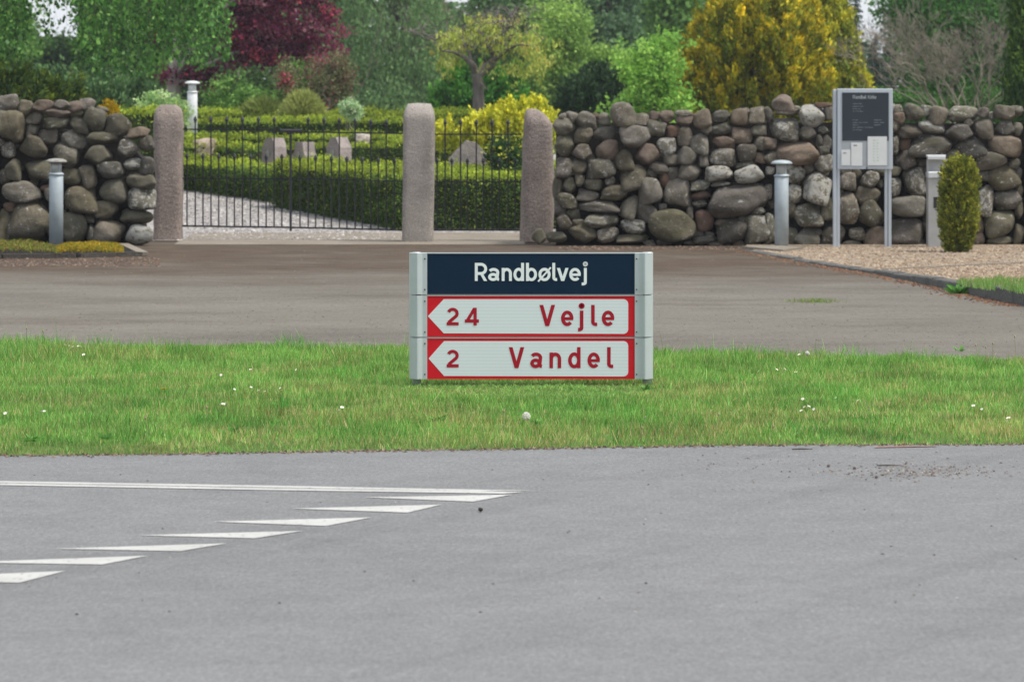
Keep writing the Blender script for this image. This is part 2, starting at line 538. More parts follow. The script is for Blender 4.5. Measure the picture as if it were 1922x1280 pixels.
grid('ground', [-250, -60, -20, 0, 20, 60, 250], [-60, 0, 30, 53.9, 57, 60, 64, 68, 72, 75, 90, 130, 200, 300],
     lambda x, y: ground_z(y) - 0.03, M['ground'])
front = [(-40, 19.4)] + [tuple(G(px, py)[:2]) for px, py in ((-150, 853), (0, 852), (200, 851), (420, 848), (640, 844), (800, 842), (961, 840), (1130, 837), (1300, 834), (1500, 832), (1700, 832), (1922, 831), (2100, 830))] + [(40, 23.0)]
back = [(-40, 30.2)] + [tuple(G(px, py)[:2]) for px, py in ((-150, 646), (0, 645), (160, 653), (300, 654), (500, 654), (780, 660), (1000, 663), (1230, 666), (1500, 672), (1700, 676), (1922, 680), (2100, 684))] + [(40, 26.0)]
fx = np.array([p[0] for p in front]); fy = np.array([p[1] for p in front])
bx_ = np.array([p[0] for p in back]); by_ = np.array([p[1] for p in back])
edge_front = lambda x: np.interp(x, fx, fy)
edge_back = lambda x: np.interp(x, bx_, by_)
sheet('road', [(-40, -30), (40, -30), (40, 23.3)] + [(x, y + 0.3) for x, y in reversed(front[1:-1])] + [(-40, 19.7)], -0.008, M['road'])
sheet('forecourt', [(-40, 29.9)] + [(x, y - 0.3) for x, y in back[1:-1]] + [(40, 25.7), (40, 54.2), (-40, 54.2)], -0.006, M['forecourt'])
def verge_z(x, y):
    a, b = edge_front(x), edge_back(x)
    t = min(max((y - a) / (b - a), 0), 1)
    return -0.007 + 0.018 * min(1.0, min(y - a, b - y) / 0.5) if b > a else 0
xs_ = sorted(set([-40, -25, -15, -10] + [round(-8 + 0.4 * i, 2) for i in range(41)] + [10, 15, 25, 40]))
vv, ff = [], []
for x in xs_:
    a, b = float(edge_front(x)), float(edge_back(x))
    for k in range(9):
        y = a + (b - a) * k / 8
        vv.append((x, y, verge_z(x, y)))
for i in range(len(xs_) - 1):
    for k in range(8):
        ff.append((i * 9 + k, (i + 1) * 9 + k, (i + 1) * 9 + k + 1, i * 9 + k + 1))
me = bpy.data.meshes.new('grass_verge'); me.from_pydata(vv, [], ff); me.materials.append(M['verge']); me.update()
struct(link('grass_verge', me))
grid('gravel_path', [-14, -6, -2, 3.2], [52.9, 54, 56, 58, 60, 63, 66, 70], lambda x, y: ground_z(y) + 0.006, M['gravel_grey'])
grid('threshold', [W(335, 0, 52.4).x, -2, W(985, 0, 52.4).x], [51.7, 52.4, 53.4, 54.0, 54.7], lambda x, y: (-0.004 if y < 51.8 else 0.012) + ground_z(y), M['sand'])

# painted markings: double centre line and the give-way triangles, each its own sheet on the asphalt
def marking(name, pix, label, cat, group=None):
    pts = [G(px, py) for px, py in pix]
    me = bpy.data.meshes.new(name)
    me.from_pydata([(p.x, p.y, -0.0055) for p in pts], [], [tuple(range(len(pts)))])
    me.materials.append(M['paint'])
    me.update()
    o = link(name, me)
    return tag(o, label, cat, group)
marking('road_line', [(-260, 898.6), (-260, 895.2), (0, 900.0), (500, 908.4), (1008, 918.2), (900, 919.0), (500, 912.2), (0, 903.4)],
        'upper of two thin white lines painted across the road', 'road line')
marking('road_line', [(-260, 902.6), (-260, 899.2), (0, 904.1), (500, 913.1), (985, 920.4), (945, 923.6), (500, 917.0), (0, 907.8)],
        'lower of two thin white lines painted across the road, just above the triangles', 'road line')
teeth = [((683, 930.5), (962, 925.5), (888, 938.5)), ((545, 951.5), (830, 944), (765, 959)), ((400, 976), (698, 968), (612, 984)),
         ((258, 1001.5), (570, 993), (478, 1007)), ((100, 1026.5), (426, 1016.5), (338, 1031)), ((-70, 1052), (278, 1039.5), (192, 1056)),
         ((-250, 1084), (123, 1068), (36, 1090)), ((-440, 1120), (-40, 1100), (-130, 1127))]
place = ['farthest white give-way triangle, right below the tip of the double line', 'second white give-way triangle from the double line',
         'third white give-way triangle from the double line', 'fourth white give-way triangle from the double line',
         'fifth white give-way triangle from the double line', 'sixth white give-way triangle, its tip cut by the picture edge',
         'nearest white give-way triangle in view at the left picture edge', 'white give-way triangle beyond the left picture edge']
for t3, lb in zip(teeth, place):
    a, b, c = t3
    marking('give_way_triangle', [a, c, b], lb, 'road marking', 'give-way triangles on the road')

# ================================================================== THE SIGN
YS = 25.2
def sx(px): return (px - CX) * YS / FPX
def sz(py): return EYE - (py - HOR) * YS / FPX
KPX = YS / FPX
sign = empty('direction_sign', (sx(997), YS, 0.03), 'low direction sign reading Randbølvej, 24 Vejle and 2 Vandel on the grass verge', 'road sign')
PX = lambda c: 740 + c / 3.769
PY = lambda c: 450 + c / 3.769

def strip(mb, pts, w, y, closed=False):
    """flat ribbon of width w along a polyline in (x, z)"""
    P = []
    for p in pts:
        v = Vector((p[0], p[1]))
        if not P or (v - P[-1]).length > 1e-6: P.append(v)
    n = len(P)
    L, Rr = [], []
    for i in range(n):
        if closed:
            a, b = P[(i - 1) % n], P[(i + 1) % n]
            d0 = (P[i] - a).normalized(); d1 = (b - P[i]).normalized()
        else:
            d0 = (P[i] - P[i - 1]).normalized() if i > 0 else None
            d1 = (P[i + 1] - P[i]).normalized() if i < n - 1 else None
            if d0 is None: d0 = d1
            if d1 is None: d1 = d0
        t = (d0 + d1)
        t = t.normalized() if t.length > 1e-6 else d0
        nn = Vector((-t.y, t.x))
        k = 1.0 / max(0.45, nn.dot(Vector((-d0.y, d0.x))))
        L.append(P[i] + nn * (w / 2 * k)); Rr.append(P[i] - nn * (w / 2 * k))
    vs = [(p.x, y, p.y) for p in L] + [(p.x, y, p.y) for p in Rr]
    m = n if closed else n - 1
    mb.add(vs, [(i, n + i, n + (i + 1) % n, (i + 1) % n) for i in range(m)])
def arc(cx, cy, rx, ry, a0, a1, n=14):
    return [(cx + rx * math.cos(R(a0 + (a1 - a0) * i / n)), cy + ry * math.sin(R(a0 + (a1 - a0) * i / n))) for i in range(n + 1)]

def slant(xt, yt, xb, yb, w):
    return [(xt - w / 2, yt), (xb - w / 2, yb), (xb + w / 2, yb), (xt + w / 2, yt)]
def glyph(ch, x0, x1, B, T, A, w):
    """strokes of one letter in its box: B baseline, T x-height or cap height, A ascender; returns list of ('s', pts, closed) or ('p', polygon)"""
    h = w / 2
    xm = (x0 + x1) / 2; H = T - B; wd = x1 - x0
    if ch in 'Vv':
        k = w * 1.08
        M_ = xm
        dy = (M_ - x0 - k) / (M_ - k * 0.5 - x0) * H
        return [('p', [(x0, T), (M_ - k / 2, B), (M_, B), (M_, T - dy), (x0 + k, T)]), ('p', [(x1, T), (x1 - k, T), (M_, T - dy), (M_, B), (M_ + k / 2, B)])]
    if ch == 'l':
        return [('s', [(x0 + h, A), (x0 + h, B + H * 0.26)] + arc(x0 + h + H * 0.2, B + H * 0.26, H * 0.2, H * 0.26 - h, 180, 262, 7) + [(x1, B + h * 1.05)], False)]
    if ch == 'i':
        return [('s', [(xm, T), (xm, B)], False), ('s', arc(xm, T + H * 0.33, h * .55, h * .55, 0, 330, 11), True)]
    if ch == 'n':
        return [('s', [(x0 + h, T), (x0 + h, B)], False),
                ('s', arc(xm, B + H * 0.58, wd / 2 - h, H * 0.42 - h, 180, 0, 18) + [(x1 - h, B)], False)]
    if ch == 'r':
        return [('s', [(x0 + h, T), (x0 + h, B)], False), ('s', [(x0 + h, B + H * 0.6)] + arc(x1, B + H * 0.55, wd - w, H * 0.45 - h, 165, 90, 8), False)]
    if ch == 'k':
        return [('s', [(x0 + h, A), (x0 + h, B)], False), ('p', slant(x1 - w * .6, T, x0 + w, B + H * .3, w * 1.15)), ('p', slant(x0 + w * 1.4, B + H * .55, x1 - w * .6, B, w * 1.15))]
    if ch == 'K':
        return [('s', [(x0 + h, T), (x0 + h, B)], False), ('p', slant(x1 - w * .6, T, x0 + w, B + H * .35, w * 1.15)), ('p', slant(x0 + w * 1.5, B + H * .58, x1 - w * .6, B, w * 1.15))]
    if ch == 'a':
        by = B + H * 0.31
        return [('s', arc(xm - wd * 0.04, T - H * 0.34, wd * 0.40 - h * 0.4, H * 0.34 - h, 152, 0, 12) + [(x1 - wd * 0.12 - h, B + H * 0.24)] + arc(x1 - wd * .12 - h + H * .16, B + H * .24, H * .16, H * .24 - h, 180, 265, 5), False),
                ('s', arc(xm - wd * 0.08, by, wd * 0.42 - h, H * 0.31 - h, 0, 345, 22), True)]
    if ch in 'dbø':
        q = [('s', arc(xm, (B + T) / 2, wd / 2 - h, H / 2 - h * 0.9, 0, 350, 30), True)]
        if ch == 'd': q.append(('s', [(x1 - h, A), (x1 - h, B)], False))
        if ch == 'b': q.append(('s', [(x0 + h, A), (x0 + h, B)], False))
        if ch == 'ø': q.append(('s', [(x0 - wd * .02, B - H * .04), (x1 + wd * .02, T + H * .04)], False, 0.6))
        return q
    if ch == 'e':
        cy = (B + T) / 2
        return [('s', arc(xm, cy, wd / 2 - h, H / 2 - h, 0, 318, 28), False), ('s', [(x0 + w * .8, cy - h * 0.15), (x1 - h * 0.1, cy - h * 0.15)], False, 0.85)]
    if ch == 'j':
        D = B - H * 0.34
        return [('s', [(x1 - h, T), (x1 - h, D + H * 0.22)] + arc(x1 - h - H * .2, D + H * .22, H * .2, H * .22 - h, 0, -80, 7) + [(x0, D + h)], False),
                ('s', arc(x1 - h, T + H * 0.30, h * .55, h * .55, 0, 330, 11), True, 1.15)]
    if ch == 'R':
        return [('s', [(x0 + h, T), (x0 + h, B)], False),
                ('s', [(x0 + w * .7, T - h), (xm, T - h)] + arc(xm, T - h - (H * .27 - h * .2), wd / 2 - h, H * .27 - h * .2, 90, -90, 14) + [(x0 + w * .7, T - h - 2 * (H * .27 - h * .2))], False),
                ('p', slant(xm - wd * .02, B + H * .47, x1 - w * .55, B, w * 1.12))]
    if ch == '2':
        r = wd / 2 - h
        return [('s', arc(xm, T - h - r * 0.95, r, r * 0.95, 160, -38, 16) + [(x0 + h * 1.1, B + w * .9)], False), ('s', [(x0, B + h), (x1, B + h)], False)]
    if ch == '4':
        sxx = x1 - wd * 0.27
        return [('p', slant(sxx - h * .1, T, x0 + w * .55, B + H * .2, w * 1.15)), ('s', [(x0, B + H * .25), (x1, B + H * .25)], False), ('s', [(sxx, T), (sxx, B)], False)]
    return []
def letter(ch, box, mat, parent, y, w, label=None):
    x0, x1, B, T, A = box
    mb = MB()
    for i, st in enumerate(glyph(ch, x0, x1, B, T, A, w)):
        yy = y - 0.0003 * i
        if st[0] == 'p': mb.add([(x, yy, z) for x, z in st[1]], [tuple(range(len(st[1])))])
        else: strip(mb, st[1], w * (st[3] if len(st) > 3 else 1.0), yy, st[2])
    return mb.build('letter', mat, parent)

rows = [(475.0, 552.6), (554.4, 632.3), (633.8, 711.5)]
faces = []
for i, (t, b) in enumerate(rows):
    mb = MB()
    mb.box(sx(PX(233)), sx(PX(1701)), YS, YS + 0.055, sz(b), sz(t))
    p = mb.build('panel', M['film_navy'] if i == 0 else M['film_red'], sign)
    faces.append(p)
    MB().box(sx(PX(233)) + .001, sx(PX(1701)) - .001, YS - 0.003, YS + 0.058, sz(t) - .004, sz(t) + 0.001 if i == 0 else sz(t) + 0.0).build('panel_edge', M['alu_bright'] if i == 0 else M['alu'], p)
for i, (top, bot, tipx, tipy, sh) in enumerate(((421, 664, 238, 541, 350), (717, 965, 243, 840, 352))):
    r = 34
    pol = [(sx(PX(tipx)), sz(PY(tipy))), (sx(PX(sh)), sz(PY(bot - 2)))]
    cxr = 1655 - r
    for a in range(0, 91, 15): pol.append((sx(PX(cxr + r * math.sin(R(a)))), sz(PY(bot + 2 - r + r * math.cos(R(a))))))
    for a in range(0, 91, 15): pol.append((sx(PX(cxr + r * math.cos(R(a)))), sz(PY(top + r - r * math.sin(R(a))))))
    pol.append((sx(PX(sh)), sz(PY(top))))
    mb = MB(); mb.prism(pol, YS - 0.0012, YS - 0.0002)
    mb.build('arrow_field', M['film_white'], faces[i + 1])
def words(spec, B, T, A, wpx, mat, parent):
    for ch, a, b in spec:
        tt = T if ch not in 'R24VK' else A
        letter(ch, (sx(PX(a)), sx(PX(b)), sz(PY(B)), sz(PY(tt)), sz(PY(A))), mat, parent, YS - 0.0024, wpx / 3.769 * KPX)
words([('R', 570, 657), ('a', 664, 748), ('n', 760, 832), ('d', 843, 918), ('b', 932, 1010), ('ø', 1020, 1106), ('l', 1118, 1152), ('v', 1150, 1233), ('e', 1238, 1320), ('j', 1326, 1362)],
      292, 200, 164, 20.5, M['letter_white'], faces[0])
words([('2', 371, 456), ('4', 499, 599)], 606, 541, 481, 23, M['letter_red'], faces[1])
words([('V', 1027, 1138), ('e', 1180, 1268), ('j', 1300, 1338), ('l', 1393, 1436), ('e', 1468, 1557)], 611, 501, 461, 25, M['letter_red'], faces[1])
words([('2', 371, 456)], 903, 838, 778, 23, M['letter_red'], faces[2])
words([('V', 810, 920), ('a', 962, 1052), ('n', 1098, 1181), ('d', 1230, 1318), ('e', 1367, 1455), ('l', 1506, 1549)], 908, 797, 759, 25, M['letter_red'], faces[2])

def cover(pa, pb, t, b, side):
    """curved aluminium end profile seen from above, one row high"""
    x0, x1 = sx(pa), sx(pb)
    wdt = x1 - x0
    prof = []
    n = 40
    for k in range(n + 1):
        u = k / n
        uu = u if side < 0 else 1 - u
        # bulging nose: outer flank turns back, inner flank falls to the flat flange
        yv = float(np.interp(uu, [0, .05, .14, .26, .38, .46, .54, .62, .69, .75, 1], [.075, .040, .016, -.002, -.016, -.021, -.017, -.009, -.003, 0, 0]))
        prof.append((x0 + wdt * u, YS - 0.004 + yv))
    mb = MB()
    vs = [(x, y, sz(b) + .0008) for x, y in prof] + [(x, y, sz(t) - .0008) for x, y in prof]
    m = len(prof)
    cap_v = list(vs)
    fs = [(i, i + 1, m + i + 1, m + i) for i in range(m - 1)]
    back = [(x1, YS + .1), (x0, YS + .1)]
    k = len(vs)
    vs += [(x, y, z) for z in (sz(b) + .0008, sz(t) - .0008) for x, y in back]
    fs += [(m - 1, k, k + 2, 2 * m - 1), (k, k + 1, k + 3, k + 2), (k + 1, 0, m, k + 3)]
    mb.add(vs, fs)
    mb.add(cap_v[:m] + vs[k:k + 2], [tuple(list(range(m - 1, -1, -1)) + [m + 1, m])])
    mb.add(cap_v[m:] + vs[k + 2:k + 4], [tuple(list(range(m)) + [m, m + 1])])
    o = mb.build('post_cover', M['alu'], sign, True)
    o.data.polygons.foreach_set('use_smooth', [i < m - 1 for i in range(len(o.data.polygons))])
    return o
def screw(px, py, parent, y):
    mb = MB()
    c = Vector((sx(px), y, sz(py)))
    mb.tube([c + Vector((0, 0.003, 0)), c - Vector((0, 0.002, 0))], 0.0048, 8)
    mb.build('screw', M['screw'], parent)
for (t, b) in rows:
    c = cover(767.5, 801.7, t, b, -1)
    for py in (t + 11, b - 9): screw(797.4, py, c, YS - .005)
    c = cover(1191.3, 1226.6, t, b, 1)
    for py in (t + 11, b - 9): screw(1194.8, py, c, YS - .005)
for px, r in ((781.5, 0.0245), (1216, 0.0285)):
    MB().tube([(sx(px), YS + .05, -0.1), (sx(px), YS + .05, sz(474))], r, 16).build('post', M['galv'], sign, True)

# ================================================================== STONE WALLS
import bmesh
protos = []
for k in range(18):
    rs = np.random.default_rng(100 + k)
    bm = bmesh.new()
    bmesh.ops.create_icosphere(bm, subdivisions=4, radius=1)
    me = bpy.data.meshes.new('stone')
    bm.to_mesh(me); bm.free()
    n = len(me.vertices)
    co = np.zeros(n * 3); me.vertices.foreach_get('co', co); co = co.reshape(-1, 3)
    d = co / np.linalg.norm(co, axis=1)[:, None]
    pl = rs.normal(size=(13, 3)); pl /= np.linalg.norm(pl, axis=1)[:, None]
    # a mostly convex boulder: soft minimum over random cutting planes plus a box
    pl = np.vstack([pl, [[1, 0, .15], [-1, .1, 0], [0, 1, 0], [0, -1, .1], [0.1, 0, 1], [0, 0, -1]]])
    pl /= np.linalg.norm(pl, axis=1)[:, None]
    hh = np.concatenate([rs.uniform(0.80, 1.15, 13), rs.uniform(0.94, 1.12, 6)])
    p = rs.uniform(4.8, 9.5) if k % 4 else 14
    q = np.maximum(d @ pl.T, 0) / hh
    r = (q ** p).sum(1) ** (-1 / p)
    r *= 1 + 0.03 * np.sin(d @ rs.normal(size=3) * 4 + rs.uniform(0, 6)) + 0.02 * np.sin(d @ rs.normal(size=3) * 9)
    co = d * r[:, None]
    mn, mx = co.min(0), co.max(0)
    co = (co - (mn + mx) / 2) / ((mx - mn) / 2)
    me.vertices.foreach_set('co', co.ravel())
    me.polygons.foreach_set('use_smooth', [True] * len(me.polygons))
    me.materials.append(M['stone'])
    me.update()
    protos.append(me)
TONES = {'g': ((0.20, 0.187, 0.168), 0.24), 'd': ((0.135, 0.128, 0.118), 0.26), 'p': ((0.22, 0.178, 0.153), 0.12),
         'm': ((0.160, 0.150, 0.118), 0.22), 'l': ((0.20, 0.19, 0.165), 0.44), 'w': ((0.23, 0.215, 0.185), 0.66),
         'r': ((0.19, 0.125, 0.10), 0.05)}
srnd = random.Random(11)
YW = 51.0
def stone(parent, px, py, w, h, tilt=0, tone='g', fwd=0.0, yw=YW, proto=None):
    me = protos[srnd.randrange(len(protos))] if proto is None else protos[proto]
    o = bpy.data.objects.new('stone', me)
    col.objects.link(o)
    o.parent = parent
    k = yw / FPX
    ww, hh = w * k / 2, h * k / 2
    dd = min(max((ww + hh) / 2 * srnd.uniform(0.9, 1.15), 0.06), 0.30)
    z = EYE - (py - HOR) * k
    o.location = Vector(((px - CX) * k, yw + 0.27 - fwd + srnd.uniform(-.035, .035), z)) - parent.location
    o.scale = (ww * 1.03 * srnd.choice((-1, 1)), dd, hh * 1.03)
    o.rotation_euler = (srnd.uniform(-.12, .12), -R(tilt + srnd.uniform(-4, 4)), srnd.uniform(-.15, .15))
    c, l = TONES[tone]
    f = srnd.uniform(0.82, 1.2)
    f *= 0.80
    c = (c[0] * 1.04, c[1], c[2] * .90)
    o.color = (c[0] * f * srnd.uniform(.96, 1.05), c[1] * f, c[2] * f * srnd.uniform(.94, 1.06), min(max(l + srnd.uniform(-.08, .08), 0), 1.25))
    return o

wall_r = empty('stone_wall', (6.0, 51.3, 0), 'long dry stone wall of grey boulders behind the notice board', 'stone wall')
wall_l = empty('stone_wall', (-6.5, 51.3, 0), 'dry stone wall of mossy boulders left of the gate', 'stone wall')
RW = '''460,248,115,105,0,g 385,240,60,60,0,g 395,315,165,135,-10,g 565,270,158,148,0,g 640,235,60,50,0,p 695,255,118,98,0,g 845,225,200,192,0,g 985,258,118,95,0,g 1080,235,95,75,0,p 1172,240,118,98,0,p
1300,215,140,50,0,g 1302,265,140,82,0,p 1435,268,150,150,20,p 1575,238,140,100,0,d 1715,243,145,135,0,p 1768,203,60,62,0,g 1870,230,150,135,0,g
540,375,145,132,0,m 705,365,180,122,0,g 932,388,238,172,0,g 1085,322,145,122,-20,g 1217,348,108,92,0,r 1305,390,120,150,10,g 1475,330,100,92,0,g 1590,330,165,92,10,d 1418,440,162,155,-20,g 1740,385,162,130,0,p 1865,345,130,92,0,g
400,460,148,158,0,m 535,505,155,125,0,g 725,490,182,162,0,p 1165,470,152,152,0,l 1605,435,178,98,-15,p 1890,440,130,112,0,g 590,550,80,72,20,g 850,565,152,162,0,m 1028,525,188,158,0,p 1210,560,142,92,0,g 1318,540,142,142,-20,g 1445,550,88,138,0,g 1595,543,205,142,0,l 1770,505,160,130,0,d 1880,555,100,80,-20,p
400,620,145,155,0,g 505,620,125,115,0,m 680,630,222,162,0,l 912,695,218,198,15,m 1110,625,142,92,-15,g 1060,670,80,82,0,d 1155,715,80,120,0,r 1225,668,92,102,0,d 1348,655,172,142,-10,g 1565,668,212,118,0,w 1770,600,165,72,15,l 1790,675,222,135,15,w 1580,745,150,42,5,l
345,770,70,172,0,m 435,755,108,118,0,m 515,720,80,92,0,m 620,745,142,88,0,m 745,725,80,62,25,l 775,810,202,122,-5,m 1045,800,182,212,0,g 1250,815,212,222,0,g 1420,755,158,82,5,l 1425,830,148,72,10,r 1420,895,112,52,0,l 1710,865,462,245,8,d
575,830,175,82,-8,g 425,870,162,112,-15,m 655,910,335,88,-3,g 895,915,125,195,-25,g 1010,960,165,150,-35,d 1140,915,60,52,0,g 370,930,90,122,0,d 465,970,112,82,0,m 1345,960,52,92,0,g 1455,1020,152,162,0,r 1860,945,102,62,0,l
400,1030,100,125,20,m 505,1030,92,42,0,g 675,1022,262,108,0,l 920,1065,192,112,-5,w 1215,1055,355,245,0,m 1590,1040,112,62,0,p 1660,1095,245,195,20,d 1745,1020,92,72,0,d 1860,1090,205,232,0,l
535,1115,212,128,-15,m 725,1130,172,112,15,l 340,1145,162,82,0,m 915,1155,252,68,0,m 1040,1190,92,42,0,l 1150,1190,122,52,0,d 1340,1190,92,32,0,l 1400,1120,92,72,0,d 1490,1140,72,72,0,g 1440,1170,162,62,0,d 1560,1200,162,42,0,d 1715,1195,102,52,0,p'''
for e in RW.split():
    a = e.split(',')
    stone(wall_r, 960 + float(a[0]) / 4, 160 + float(a[1]) / 4, float(a[2]) / 4, float(a[3]) / 4, float(a[4]), a[5])
RW2 = '''130,135,170,125,0,p 165,192,190,75,0,l 20,220,80,115,0,g 345,235,205,172,-8,w 465,210,72,122,0,g 430,152,130,42,0,r 140,330,222,178,-8,l 305,365,142,108,0,g 430,335,72,62,20,l 30,440,102,92,0,p 400,420,52,92,0,d 460,430,82,112,0,d 230,515,315,178,5,p
430,490,82,72,0,d 60,545,142,122,-30,d 325,628,76,76,0,g 430,595,142,142,0,l 30,640,72,62,0,w 215,660,162,162,-15,w 385,775,210,228,-20,w 210,815,112,138,0,w 20,800,62,112,0,l 325,975,228,182,0,l 185,930,82,132,0,g 30,1080,92,242,0,l 190,1140,102,142,0,d 320,1150,182,155,-35,d 380,1110,92,72,0,g
470,930,112,172,0,m 500,1130,182,172,0,d 610,725,138,142,0,l 600,640,102,62,0,d 680,660,82,82,0,m 780,705,132,122,-10,l 760,835,188,148,-5,m 605,925,172,238,0,l 790,970,192,202,10,m 690,1120,132,102,0,l 840,1140,202,162,0,p 650,1195,182,52,0,d 910,650,202,82,0,m 960,765,112,142,0,l 860,740,52,62,0,d 545,815,80,70,0,d
945,170,52,62,0,w 985,190,92,92,0,g 1115,205,160,130,-5,g 1200,190,92,82,0,l 1285,230,155,150,0,g 1000,250,92,102,0,p 965,305,82,92,0,g 1075,350,188,108,0,g 1245,310,208,98,-8,w 1480,215,238,120,5,l 1455,355,215,128,0,d 1520,285,82,62,0,d 1635,330,150,150,0,d 1630,205,92,82,0,g 1690,232,62,62,0,l 1790,210,162,112,-10,g 1890,195,102,82,0,g 1800,330,162,122,0,d 1890,330,82,102,0,g
965,450,82,142,0,l 1045,455,96,102,15,r 1235,455,325,165,3,d 1535,465,242,168,8,d 1800,455,262,152,-8,p 1060,565,158,152,-10,g 1400,525,122,92,0,g 1690,570,242,128,8,g 1700,495,92,32,0,d 1870,590,92,82,0,g 1120,720,178,222,0,l 1175,585,92,62,0,d 1785,690,232,195,15,m 1640,680,122,82,0,d 1900,660,62,92,0,d 1640,865,162,242,-15,l 1815,860,198,152,0,g 1905,790,62,102,0,m
1070,910,285,158,0,g 1065,1090,272,182,0,d 1765,1035,252,198,10,m 1580,1040,112,162,0,p 1590,1150,112,112,0,p 1760,1170,192,82,0,m 1905,940,62,132,0,m 1905,1120,82,152,0,m 1120,1190,182,72,0,d 960,1150,82,142,0,d 1260,650,150,200,0,d 1300,850,170,180,0,d 1280,1050,200,190,0,m 1480,660,180,150,0,d 1450,800,170,160,0,m 1470,980,180,170,0,d 1460,1140,180,120,0,d'''
for e in RW2.split():
    a = e.split(',')
    q = 3.9876
    stone(wall_r, 1440 + float(a[0]) / q, 160 + float(a[1]) / q, float(a[2]) / q, float(a[3]) / q, float(a[4]), a[5])
LW = '''40,135,165,132,0,g 65,300,215,235,-5,m 175,175,112,122,0,m 240,240,132,112,0,g 305,155,165,92,0,p 450,150,142,75,0,g 415,210,222,85,-3,p 550,170,142,102,0,p 570,215,102,62,0,m 640,140,122,82,0,g 750,190,92,62,0,g 700,255,178,172,-30,g 870,303,195,172,-5,m 400,285,202,90,0,m 590,305,148,128,-5,m 225,340,92,112,0,d 340,390,148,122,0,d 545,418,192,150,-32,g 755,395,232,98,0,m 1025,358,165,82,10,p
245,465,205,160,-25,m 40,485,112,122,0,l 115,415,82,52,0,d 480,525,205,165,-25,g 720,525,202,152,0,m 945,475,168,132,5,l 1090,440,112,122,0,d 85,635,142,155,-10,m 280,640,232,152,-5,m 985,595,152,88,0,w 1090,610,122,142,0,d 815,640,195,128,-5,g 645,690,130,185,20,m 535,690,142,132,0,m 1045,722,225,128,-5,m 840,800,208,195,0,g 150,805,285,168,5,g 20,690,102,112,0,d 330,780,92,62,0,r
595,860,255,212,-8,m 380,820,122,122,0,g 1045,855,228,168,0,l 775,940,185,142,8,m 1015,990,258,102,0,m 800,1110,232,182,0,g 1035,1125,212,152,0,w 60,920,102,82,0,r 200,1020,335,315,0,m 545,1080,195,242,0,m 20,1060,142,262,0,m 660,1000,82,82,0,d 410,1050,162,242,0,m 670,1120,62,142,0,d'''
for e in LW.split():
    a = e.split(',')
    stone(wall_l, float(a[0]) / 4, 160 + float(a[1]) / 4, float(a[2]) / 4, float(a[3]) / 4, float(a[4]), a[5])
# small wedged stones deep in the joints
for w_, xa, xb, nn in ((wall_r, 1050, 1915, 56), (wall_l, 5, 275, 34)):
    for k in range(nn):
        x_ = srnd.uniform(xa, xb)
        y_ = srnd.uniform(235, 455) if w_ is wall_r or x_ < 190 else srnd.uniform(290, 455)
        stone(w_, x_, y_, srnd.uniform(13, 24), srnd.uniform(9, 17), srnd.uniform(-30, 30), srnd.choice('ddmdp'), -0.12)  # mostly dark tones, painting extra shade into the joints
# the walls run on beyond the picture edges
for (xa, xb, w, top) in ((1945, 2180, wall_r, 208), (-270, -25, wall_l, 206)):
    y = 448.0
    while y > top:
        x = xa + srnd.uniform(-15, 5)
        hh = srnd.uniform(30, 42)
        while x < xb:
            ww = srnd.uniform(34, 66)
            stone(w, x + ww / 2, y - srnd.uniform(-4, 6), ww * 1.05, hh * srnd.uniform(.95, 1.3), srnd.uniform(-15, 15), srnd.choice('ggddmmlp'))
            x += ww
        y -= hh * 0.97
def core(parent, pa, pb, tops):
    kx = 51.5 / FPX
    mb = MB()
    n = 40
    xs = [((pa + (pb - pa) * i / n) - CX) * kx for i in range(n + 1)]
    vs, fs = [], []
    for i, x in enumerate(xs):
        px = pa + (pb - pa) * i / n
        tz = EYE - (np.interp(px, [t[0] for t in tops], [t[1] for t in tops]) - HOR) * kx
        vs += [(x, 51.48, -0.05), (x, 51.52, tz), (x, 52.0, tz), (x, 52.1, -0.05)]
    for i in range(n):
        for k in range(3):
            fs.append((i * 4 + k, i * 4 + 4 + k, i * 4 + 5 + k, i * 4 + 1 + k))
    fs += [(0, 1, 2, 3), (4 * n + 3, 4 * n + 2, 4 * n + 1, 4 * n)]
    mb.add(vs, fs)
    mb.build('earth_core', M['earth'], parent)
core(wall_r, 1044, 2170, [(1044, 245), (1200, 232), (1500, 230), (2170, 235)])
core(wall_l, -265, 268, [(-265, 225), (150, 218), (205, 225), (268, 300)])
st = stone(empty('boulder', (0.33, 50.7, 0)), 1011, 442, 27, 30, 0, 'm', 0.6)
tag(st.parent, 'small mossy stone at the foot of the right gate post', 'boulder')

